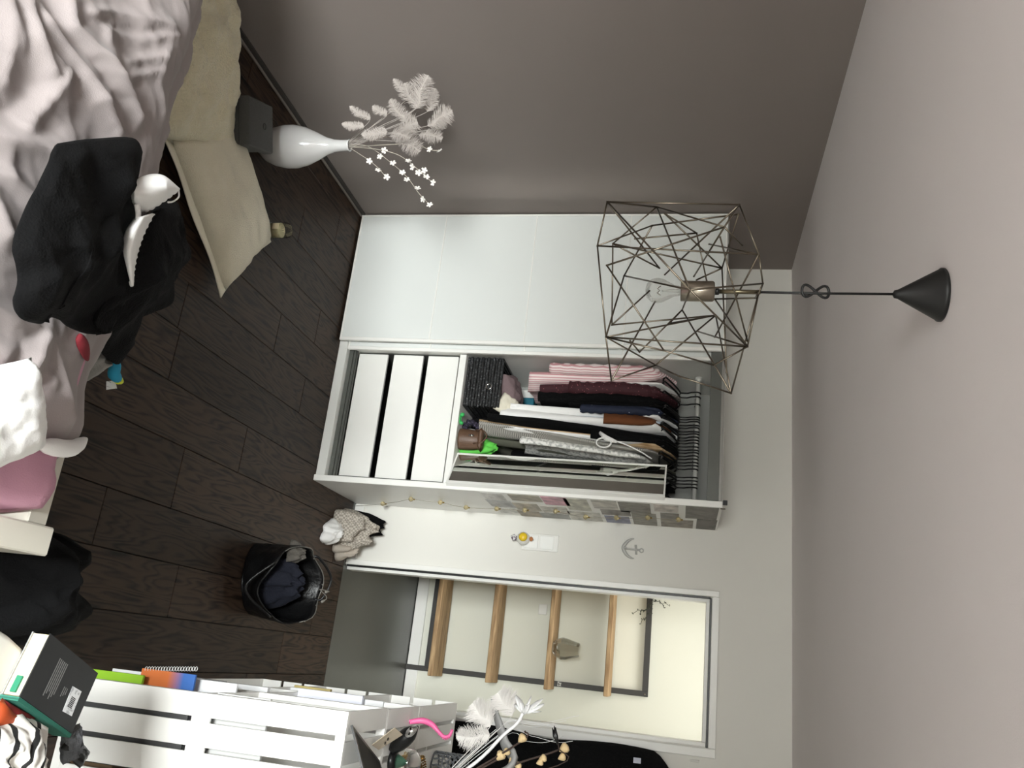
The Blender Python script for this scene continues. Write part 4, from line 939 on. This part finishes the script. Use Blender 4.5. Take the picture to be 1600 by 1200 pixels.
# ================================================================== white slatted crates by the right wall
CRW = M('crate_white_paint', S(240, 239, 235), .55, .015, 4, .04, 40)
def crate(label, x0, y0, z0, dx, dy, dz, along='z', n=4):
    """slotted crate, open towards -x; slats run along `along` on the two faces across y (or the top when along is y)"""
    rt = thing('slatted_crate', label, 'crate', (x0+dx/2, y0+dy/2, z0), 'white slatted crates stacked by the right wall')
    t, g, e = .009, .015, .030
    x1, y1, z1 = x0+dx, y0+dy, z0+dz
    if along == 'z':
        w_ = (dx-g*(n-1))/n
        for yy in (y0, y1-t):
            for k in range(n):
                a = x0+k*(w_+g); box('slat', (a, yy, z0+e), (a+w_, yy+t, z1-e), CRW, rt, .0008)
            box('end_strip', (x0, yy, z0), (x1, yy+t, z0+e-.0002), CRW, rt, .0008)
            box('end_strip', (x0, yy, z1-e+.0002), (x1, yy+t, z1), CRW, rt, .0008)
        w2 = (dx-.02*3)/4
        for zz in (z0, z1-t):
            for k in range(4):
                a = x0+k*(w2+.02); box('end_slat', (a, y0+t+.0003, zz), (a+w2, y1-t-.0003, zz+t), CRW, rt, .0008)
        for k in range(3): box('back_slat', (x1-t, y0+t+.0003, z0+t+.002+k*dz/3), (x1, y1-t-.0003, z0+t+(k+1)*dz/3-.02), CRW, rt, .0008)
        box('corner_post', (x0, y0+t+.0003, z0+t+.0003), (x0+.018, y0+t+.02, z1-t-.0003), CRW, rt, .0008)
        box('corner_post', (x0, y1-t-.02, z0+t+.0003), (x0+.018, y1-t-.0003, z1-t-.0003), CRW, rt, .0008)
    else:
        w_ = (dx-g*(n-1))/n
        for zz in (z0, z1-t):
            for k in range(n):
                a = x0+k*(w_+g); box('slat', (a, y0+e, zz), (a+w_, y1-e, zz+t), CRW, rt, .0008)
            box('end_strip', (x0, y0, zz), (x1, y0+e-.0002, zz+t), CRW, rt, .0008)
            box('end_strip', (x0, y1-e+.0002, zz), (x1, y1, zz+t), CRW, rt, .0008)
        for yy in (y0, y1-t):
            for k in range(3):
                h3 = (dz-2*t-.03)/3; a = z0+t+.0003+k*(h3+.014); box('end_slat', (x0, yy, a), (x1, yy+t, a+h3), CRW, rt, .0008)
        box('back_slat', (x1-t, y0+t+.0003, z0+t+.0003), (x1, y1-t-.0003, z1-t-.0003), CRW, rt, .0008)
    return rt
CX = 2.466; CY = -2.03
crate('white crate standing on end, bottom of the stack nearest the camera', CX, CY, .0008, .31, .355, .458)
crate('white crate standing on end on top of the nearest stack', CX, CY, .460, .31, .355, .458)
crate('white crate standing on end at the bottom of the second stack', CX+.004, CY+.358, .0008, .31, .355, .458)
crate('white crate standing on end on top of the second stack', CX+.004, CY+.358, .460, .31, .355, .458)
crate('white crate lying lengthwise at the bottom of the stack nearest the door', CX+.006, CY+.717, .0008, .31, .56, .305, 'y')
crate('white crate lying lengthwise in the middle of the stack nearest the door', CX+.006, CY+.717, .307, .31, .56, .305, 'y')
crate('white crate lying lengthwise on top of the stack nearest the door', CX+.006, CY+.717, .613, .31, .56, .305, 'y')
# papers and books sticking out of the crates' open side (x0, x1 along height, y of the protruding edge, depth plane, thickness)
def board(name, label, cat, x0, x1, y, Y, th, mat, rest=None, inner=2.70, tilt=0):
    a, b = py(x0, y, Y), py(x1, y, Y); z0, z1 = a.z, b.z
    if rest is not None: z0 = rest
    xf = Matrix.Translation((inner, Y, z0)) @ Matrix.Rotation(R(tilt), 4, 'Y') @ Matrix.Translation((-inner, -Y, -z0))
    o = box(name, (a.x, Y, z0), (inner, Y+th, z1), mat, None, .001, xf); tag(o, label, cat); return o
LIME = M('lime_card', S(140, 186, 44), .5, .05, 6); PAPER = M('paper_white', S(232, 233, 234), .8, .02); PAPG = M('paper_grey', S(196, 196, 194), .8, .03)
board('folder', 'lime green folder sticking out of the nearest bottom crate', 'folder', 150, 226, 1046, -1.975, .012, LIME, .0105)
board('tablet_sleeve', 'dark grey sleeve in front of the lime green folder', 'sleeve', 160, 305, 1063, -2.012, .010, M('dark_grey_felt', S(72, 72, 72), .8, .05), .0105)
nb = board('spiral_notebook', 'spiral notebook with orange and blue cover above the lime folder', 'notebook', 222, 308, 1044, -1.925, .010, pattern('orange_blue_cover', S(58, 104, 176), S(206, 112, 56), 'stripe', (0, 0, 1.57), thr=.6, soft=.2), None)
sbx = box('shoe_box', (2.50, -1.96, .0105), (2.74, -1.70, py(222, 1044, -1.925).z-.001), M('brown_card', S(120, 98, 74), .8, .05), None, .002); tag(sbx, 'brown card box inside the nearest bottom crate under the spiral notebook', 'box')
na, nb2 = py(228, 1042, -1.925), py(306, 1042, -1.925)
v, f = join_geo([tube_geo([na.lerp(nb2, k/18)+Vector((.007*math.cos(a)+.006, .005+.007*math.sin(a), 0)) for a in [q*math.pi/4 for q in range(8)]], .0011, 5, True) for k in range(19)])
meshobj('spiral', v, f, M('spiral_white', S(224, 224, 222), .4, .03), nb, True)
board('magazine', 'white magazine with red spine right of the spiral notebook', 'magazine', 300, 372, 1060, -1.86, .012, PAPER, .0105)
board('pencil_box', 'orange brown pencil box in the second bottom crate', 'box', 320, 362, 1066, -1.655, .03, M('orange_card', S(186, 100, 58), .6, .08), .0105)
board('silver_case', 'flat silver case standing in the second bottom crate', 'case', 300, 352, 1058, -1.60, .02, M('silver_plastic', S(168, 168, 168), .35, .05, metal=.4), .0105)
board('paper_stack', 'stack of white papers behind the silver case', 'papers', 352, 420, 1066, -1.56, .025, PAPER, .0105)
board('black_organiser', 'black organiser between white papers in the crates', 'organiser', 362, 392, 1072, -1.52, .02, PLAST, .0105)
board('khaki_binder', 'khaki binder at the far end of the crate contents', 'binder', 474, 517, 1072, -1.10, .02, M('khaki_card', S(176, 160, 104), .6, .05), .316)
board('white_binder', 'white ring binder beside the khaki binder', 'binder', 450, 476, 1073, -1.13, .02, PAPER, .316)
board('white_tray', 'white paper tray sticking out of the upper nearest crate', 'tray', 340, 425, 1082, -1.98, .012, PAPG, .470)
board('white_case', 'white flat case leaning out of the upper second crate', 'case', 425, 500, 1084, -1.62, .014, PAPER, .470)
board('bluish_box', 'bluish white box in the upper crate of the second stack', 'box', 505, 568, 1080, -1.40, .02, M('blue_white_card', S(226, 228, 240), .6, .02), .470)
board('white_slab', 'white slab above the bluish box near the crate top', 'tray', 548, 600, 1090, -1.36, .012, PAPER, .470)

# ------------------------------------------------------------------ on top of the crates
zT = .9187
fr = thing('tablet', 'thin black tablet tilted on the nearest crate top', 'tablet', (2.60, -1.99, zT))
ta, tb = Vector((2.500, -2.015, zT+.010)), Vector((2.62, -1.72, zT+.010))
tm = [ta, ta+Vector((.19, -.02, .10)), tb+Vector((.19, -.02, .10)), tb]
nn = (tm[1]-tm[0]).cross(tm[3]-tm[0]).normalized()*.006
meshobj('case', tm+[p-nn for p in tm], [(0, 1, 2, 3), (7, 6, 5, 4), (0, 4, 5, 1), (1, 5, 6, 2), (2, 6, 7, 3), (3, 7, 4, 0)], PLAST, fr)
tms = [tm[0].lerp(tm[2], .06), tm[1].lerp(tm[3], .06), tm[2].lerp(tm[0], .06), tm[3].lerp(tm[1], .06)]
meshobj('screen', [p+nn*.1 for p in tms], [(0, 1, 2, 3)], M('dark_screen', S(16, 16, 17), .55, .05, spec=.2), fr)
br_ = thing('hair_brush', 'black hairbrush with a silver back standing behind the tablet', 'brush', (2.56, -1.62, zT))
q0, q1 = Vector((2.60, -1.60, zT+.004)), Vector((2.515, -1.60, zT+.085))
tube('brush_head', spline([q0, q0.lerp(q1, .35), q0.lerp(q1, .7), q1], 4), [.014, .018, .022, .026, .027, .028, .028, .027, .025, .021, .016, .010, .004], PLAST, br_, 14)
tube('silver_back', spline([q0.lerp(q1, .55)+Vector((-.002, -.020, .004)), q0.lerp(q1, .8)+Vector((-.002, -.022, .004)), q0.lerp(q1, .97)+Vector((-.002, -.014, .004))], 4), [.006, .010, .013, .014, .014, .013, .011, .008, .003], M('polished_chrome', S(215, 215, 215), .1, 0, metal=1), br_, 10)
kt = thing('paper_tag', 'beige cardboard tag with two small marks leaning by the hairbrush', 'tag', (2.56, -1.72, zT))
g0 = [Vector((2.512, -1.80, zT+.070)), Vector((2.535, -1.735, zT+.078)), Vector((2.588, -1.735, zT+.006)), Vector((2.570, -1.80, zT+.004))]
gn = (g0[1]-g0[0]).cross(g0[3]-g0[0]).normalized()*.002
meshobj('card', g0+[p+gn for p in g0], [(0, 1, 2, 3), (7, 6, 5, 4), (0, 4, 5, 1), (1, 5, 6, 2), (2, 6, 7, 3), (3, 7, 4, 0)], M('kraft_card', S(186, 172, 152), .8, .04), kt)
for s_ in (.42, .6): tube('mark', [g0[0].lerp(g0[2], s_)-gn*1.2, g0[0].lerp(g0[2], s_+.05)-gn*1.2+Vector((.004, .004, 0))], .002, PLAST, kt, 5)
gl_ = thing('glass_globe', 'clear glass globe with green inside and a black base beside the tablet', 'snow globe', (2.625, -1.66, zT))
lathe('base', [(.032, .0), (.034, .004), (.030, .020)], PLAST, gl_, 20, (2.632, -1.58, zT+.0006))
lathe('globe', [(.020, .0), (.036, .012), (.044, .034), (.042, .056), (.030, .074), (.010, .083), (.001, .084)], GLASS, gl_, 28, (2.632, -1.58, zT+.021))
lathe('green_figure', [(.014, 0), (.016, .01), (.009, .026), (.002, .036)], M('green_resin', S(70, 120, 98), .5, .2), gl_, 12, (2.632, -1.58, zT+.024))
gd = thing('gold_beads', 'tangle of gold bead chains in a shallow dish', 'beads', (2.68, -1.30, zT))
lathe('dish', [(.05, .0006), (.075, .012), (.078, .016), (.073, .014), (.05, .006)], M('smoke_dish', S(120, 112, 100), .2, .05), gd, 28, (2.69, -1.36, zT))
GOLD = M('gold_metal', S(196, 164, 104), .25, .15, 60, metal=1)
for k in range(9):
    pp = [Vector((2.69+.055*math.cos(a*1.0+k)*(.5+.5*math.sin(a*1.7+k)), -1.36+.055*math.sin(a*1.3+k*2), zT+.018+.018*(1+math.sin(a*2+k))*.6+.002*k)) for a in [q*.33 for q in range(26)]]
    v, f = join_geo([tube_geo([p-Vector((0, 0, .0028)), p+Vector((0, 0, .0028))], .003, 5) for p in spline(pp, 2)]); meshobj('bead_chain', v, f, GOLD, gd)
tp3 = [py(640, 1128, -1.42), py(660, 1126, -1.41), py(675, 1132, -1.40), py(686, 1144, -1.40), py(694, 1151, -1.40), py(702, 1149, -1.40), py(707, 1140, -1.40)]
zoff = zT+.012-min(p.z for p in tp3)
ptn = thing('tentacle_toy', 'pink rubber tentacle toy on the crates', 'toy', tp3[0])
PINKR = M('pink_rubber', S(232, 104, 158), .4, .05)
sp_ = spline(tp3, 5); tube('tentacle', sp_, [.008-.003*k/len(sp_)+.0035*math.sin(math.pi*min(1, k/14)) for k in range(len(sp_))], PINKR, ptn, 12)
for k in range(3, len(sp_)-3, 2): lathe('sucker', [(.0028, 0), (.0032, .002), (.0018, .004)], PINKR, ptn, 8, sp_[k]+RR*.007, RR)
tube('peg', [tp3[0], py(632, 1131, -1.42)], .005, PLAST, ptn, 8)
tube('stand', [tp3[0], Vector((tp3[0].x, tp3[0].y, zT+.001))], .003, PLAST, ptn, 6)
ln = thing('filigree_lantern', 'grey metal filigree lantern on the crates behind the feathers', 'lantern', (2.69, -1.02, zT))
FIL = M('grey_metal', S(88, 90, 92), .5, .1)
for k in range(14):
    a = k*2*math.pi/14; cx_ = Vector((2.70+.055*math.cos(a), -1.02+.055*math.sin(a), 0))
    pp = [cx_+Vector((.008*math.sin(t*3)*-math.sin(a), .008*math.sin(t*3)*math.cos(a), zT+.001+.012*t)) for t in range(11)]
    tube('scroll', spline(pp, 2), .0035, FIL, ln, 5)
for z in (.004, .045, .09, .125): tube('hoop', [Vector((2.70+.056*math.cos(a), -1.02+.056*math.sin(a), zT+z)) for a in [k*2*math.pi/20 for k in range(20)]], .0035, FIL, ln, 5, True)
# grey paper cone vase
# vase (outside the frame to the right) holding the artificial flowers
vx = Vector((2.735, -1.60, zT))
vz = lathe('flower_vase', [(.030, .0006), (.042, .02), (.046, .06), (.030, .12), (.026, .14), (.023, .14), (.027, .118), (.042, .06), (.038, .022), (.01, .01)], PORC, None, 28, vx); tag(vz, 'white vase holding dried stems at the right edge of the crates', 'vase')
fw = thing('artificial_lily', 'white artificial lily on a thick white stem leaning left over the crates', 'flower', vx)
vm = vx+Vector((0, 0, .13))
FY = -1.62
WSTEM = M('white_plastic_stem', S(240, 240, 240), .5, .02)
st = spline([vm, py(745, 1190, FY), py(785, 1150, FY), py(808, 1130, FY), py(818, 1112, FY)], 6); tube('stem', st, .0055, WSTEM, fw, 8)
head = st[-1]
for k, (q, w_) in enumerate((((806, 1086), .012), ((812, 1092), .010), ((830, 1088), .010), ((840, 1094), .008), ((848, 1092), .007), ((850, 1100), .007), ((845, 1112), .008), ((806, 1100), .012), ((826, 1100), .012), ((838, 1104), .008))):
    e = Vector(py(*q, FY-.02+.012*(k % 4))); m_ = head.lerp(e, .55)+Vector((0, -.012, .004))
    tube('petal', spline([head, m_, e], 5), [.003+1.5*w_*math.sin(math.pi*min(1, j/11+.08)) for j in range(11)], WSTEM, fw, 8, flat=.25)
for i, (b_, t_, w_, l_) in enumerate((((800, 1118), (778, 1082), .034, 'large pale downy feather behind the white lily'), ((766, 1135), (738, 1098), .030, 'white fluffy feather left of the grey cone'), ((765, 1150), (712, 1150), .026, 'flat white feather lying low over the filigree lantern'))):
    feather(Vector(py(*b_, -1.60)), Vector(py(*t_, -1.58)), w_*1.5, l_, i, vm, WFE)
gl2 = thing('grey_leaf', 'broad grey paper leaf with a split tip among the feathers', 'leaf', vx)
lp_ = spline([vm, py(795, 1200, -1.60), py(788, 1160, -1.58), py(776, 1120, -1.56), py(767, 1090, -1.55)], 6)
tube('leaf_blade', lp_, [.004+.038*math.sin(math.pi*min(1, .08+.92*(k/(len(lp_)-1))))**.8 for k in range(len(lp_)-1)]+[.001], M('grey_paper', S(150, 150, 149), .8, .05), gl2, 10, flat=.3)
tube('leaf_tip', spline([lp_[-8], py(778, 1104, -1.555), py(773, 1094, -1.55)], 4), [.006, .006, .005, .005, .004, .003, .002, .002, .001], M('grey_paper', S(150, 150, 149), .8, .05), gl2, 8, flat=.4)
BRN = M('brown_stem', S(66, 52, 46), .7, .1); POD = M('cream_pod', S(222, 196, 150), .6, .08, 30)
def pod(parent, c, d, r):
    d = d.normalized(); prof = [(.0015, 0), (r*.55, r*.5), (r, r*1.3), (r*.85, r*1.8), (r*.3, r*2.0)]
    o = lathe('pod', prof, POD, parent, 10, c, d); return o
PB = [([(812, 1160), (820, 1142)], [((810, 1160), (826, 1143), .012)], 'dried stem with one cream pod highest beside the lily'),
 ([(775, 1188), (796, 1176)], [((776, 1188), (788, 1174), .013), ((786, 1180), (797, 1170), .010)], 'short dried stem with a broad cream pod crossing the lily stem'),
 ([(800, 1196), (850, 1180), (872, 1172)], [((842, 1187), (860, 1181), .010), ((838, 1193), (855, 1188), .009), ((874, 1174), (890, 1164), .013), ((872, 1186), (890, 1178), .010)], 'long dark dried stem with several cream pods'),
 ([(790, 1200), (806, 1190)], [((795, 1196), (806, 1184), .012), ((804, 1198), (816, 1194), .009)], 'low dried stem with cream pods at the frame edge')]
for i, (pl_, pods, l_) in enumerate(PB):
    Yp = -1.66+.02*i; root = thing('dried_stem', l_, 'dried stem', vx, 'dried stems in the vase')
    tube('stem', spline([vm]+[py(*q, Yp) for q in pl_], 5), .0032, BRN, root, 6)
    for a, b, r in pods: A, B = Vector(py(*a, Yp)), Vector(py(*b, Yp)); pod(root, A, B-A, r*1.25)
ds = thing('dark_bud', 'dark closed bud on a thin stem above the cream pods', 'dried stem', vx)
tube('stem', spline([vm, py(872, 1196, -1.68), py(873, 1170, -1.68), py(872, 1160, -1.68)], 5), .0018, BRN, ds, 6)
for dxx in (-3, 0, 2): tube('bud_leaf', [py(872, 1164, -1.68), py(868+dxx*.5, 1150, -1.68), py(866+dxx, 1134+abs(dxx), -1.68)], [.002, .006, .001], PLAST, ds, 8)
wt = thing('white_twigs', 'wispy white twigs fanning over the white door frame', 'twigs', vx)
for k, q in enumerate([((790, 1140), (840, 1132), (905, 1118)), ((785, 1146), (830, 1150), (870, 1160), (895, 1158)), ((780, 1138), (820, 1128), (868, 1136)), ((788, 1150), (822, 1158), (852, 1160), (880, 1150)), ((782, 1134), (830, 1136), (885, 1126))]):
    tube('twig', spline([vm]+[py(*p, -1.56+.01*k) for p in q], 5), .0008, WSTEM, wt, 5)

# ================================================================== low white stool in the foreground with book and clothes
sto = thing('stool', 'low white stool under the book in the foreground', 'stool', (2.60, -2.98, 0))
zst = .458
lathe('seat', [(.34, -.03), (.355, -.026), (.36, -.015), (.355, -.003), (.345, 0)], LACQ, sto, 48, (2.672, -3.0, zst))
for x in (2.45, 2.85):
    for y in (-3.22, -2.82): box('leg', (x, y, .0005), (x+.04, y+.04, zst-.0305), LACQ, sto, .003)
bkk = thing('hardback_book', 'black hardback book with a green spine lying on the stool', 'book', pz(80, 1065, .49))
B0, B1, B2, B3 = [Vector(pz(*q, .505)) for q in ((79, 990), (153, 1052), (112, 1146), (31, 1088))]
def slab(name, q, z0, z1, mat, parent, shrink=0):
    c = sum(q, Vector())/4; q = [c+(p-c)*(1-shrink) for p in q]
    lo = [Vector((p.x, p.y, z0)) for p in q]; hi = [Vector((p.x, p.y, z1)) for p in q]
    return meshobj(name, lo+hi, [(3, 2, 1, 0), (4, 5, 6, 7), (0, 1, 5, 4), (1, 2, 6, 5), (2, 3, 7, 6), (3, 0, 4, 7)], mat, parent)
BCOV = M('black_book_cloth', S(36, 37, 38), .55, .06, 30)
Q = [B0, B1, B2, B3]
slab('cover', Q, .5025, .5055, BCOV, bkk); slab('cover', Q, zst+.0006, zst+.0036, M('grey_jacket', S(150, 150, 150), .5, .05), bkk)
slab('page_block', Q, zst+.0039, .5022, pattern('page_edges', S(206, 190, 152), S(236, 224, 190), 'stripe', (0, 0, 900), thr=.5, soft=.4), bkk, .03)
sp0 = [B3.lerp(B3, 0), B2]
e = (B3-B0).normalized()*.006
slab('spine', [B3+e*.2, B2+e*.2, B2+e*1.6, B3+e*1.6], zst+.0006, .5055, pattern('green_spine', S(22, 84, 70), S(44, 116, 98), 'stripe', (160, 160, 0), thr=.5, soft=.3), bkk)
eu, ev = (B1-B0), (B3-B0)
def onb(u, v, z=.5058): p = B0+eu*u+ev*v; return Vector((p.x, p.y, z))
slab('price_label', [onb(.68, .42), onb(.86, .40), onb(.88, .80), onb(.70, .82)], .5056, .5060, pattern('label_grey', S(170, 172, 174), S(214, 215, 216), 'noise', (80, 80, 80), thr=.45), bkk)
for k in range(7): slab('barcode_bar', [onb(.74, .55+.025*k), onb(.82, .55+.025*k), onb(.82, .565+.025*k), onb(.74, .565+.025*k)], .50605, .5063, PLAST, bkk)
TXT = M('book_print', S(120, 120, 118), .6, .05)
for k in range(6): slab('text_line', [onb(.30+.03*k, .20), onb(.312+.03*k, .20), onb(.312+.03*k, .80-.05*(k % 3)), onb(.30+.03*k, .80-.05*(k % 3))], .5056, .5058, TXT, bkk)
for k in range(3): slab('text_line', [onb(.56+.03*k, .5), onb(.57+.03*k, .5), onb(.57+.03*k, .66-.03*k), onb(.56+.03*k, .66-.03*k)], .5056, .5058, TXT, bkk)
bm_ = B0.lerp(B3, .72); bn = (B0-B1).normalized()*.002
meshobj('bookmark', [Vector((p.x, p.y, z))+bn*k2 for k2 in (-3.5, 1) for p, z in ((B0.lerp(B3, .70), .476), (B0.lerp(B3, .95), .476), (B0.lerp(B3, .95), .490), (B0.lerp(B3, .70), .490))], [(0, 1, 2, 3), (7, 6, 5, 4), (0, 4, 5, 1), (1, 5, 6, 2), (2, 6, 7, 3), (3, 7, 4, 0)], M('green_ribbon', S(36, 122, 92), .6, .05), bkk)
rp = pillow('red_pouch', .12, .06, .035, pz(18, 1128, .478), (0, 0, R(70)), M('red_nylon', S(128, 34, 34), .5, .1, 14), n=14, seed=3, wr=.003); tag(rp, 'red pouch lying behind the striped cloth by the book', 'pouch')
op = pillow('orange_pouch', .12, .10, .04, pz(2, 1150, .485), (0, 0, R(60)), M('orange_nylon', S(160, 66, 30), .5, .1, 14), n=12, seed=5, wr=.003); tag(op, 'orange pouch at the frame edge beside the red pouch', 'pouch')
STR = pattern('black_white_stripes', S(24, 24, 24), S(232, 229, 222), 'stripe', (9, 15, 4), thr=.13, soft=.02, distort=1.2)
sc_ = crumple('striped_shirt_heap', Vector((2.60, -2.865, zst+.001)), .115, .15, .13, STR, 61, 34, .5, 3); tag(sc_, 'white cloth with bold black stripes crumpled on the stool', 'cloth')
gs_ = pillow('grey_slipper', .08, .045, .04, pz(112, 1162, .48), (0, 0, R(15)), M('grey_fleece', S(96, 98, 102), .95, .2, 50, .5, 150), n=14, seed=7); tag(gs_, 'grey fuzzy case between the book and the striped cloth', 'case')
bs_ = pillow('black_case', .10, .04, .03, pz(118, 1172, .478), (0, 0, R(60)), PLAST, n=12, seed=8); tag(bs_, 'small black case beside the grey fuzzy one', 'case')
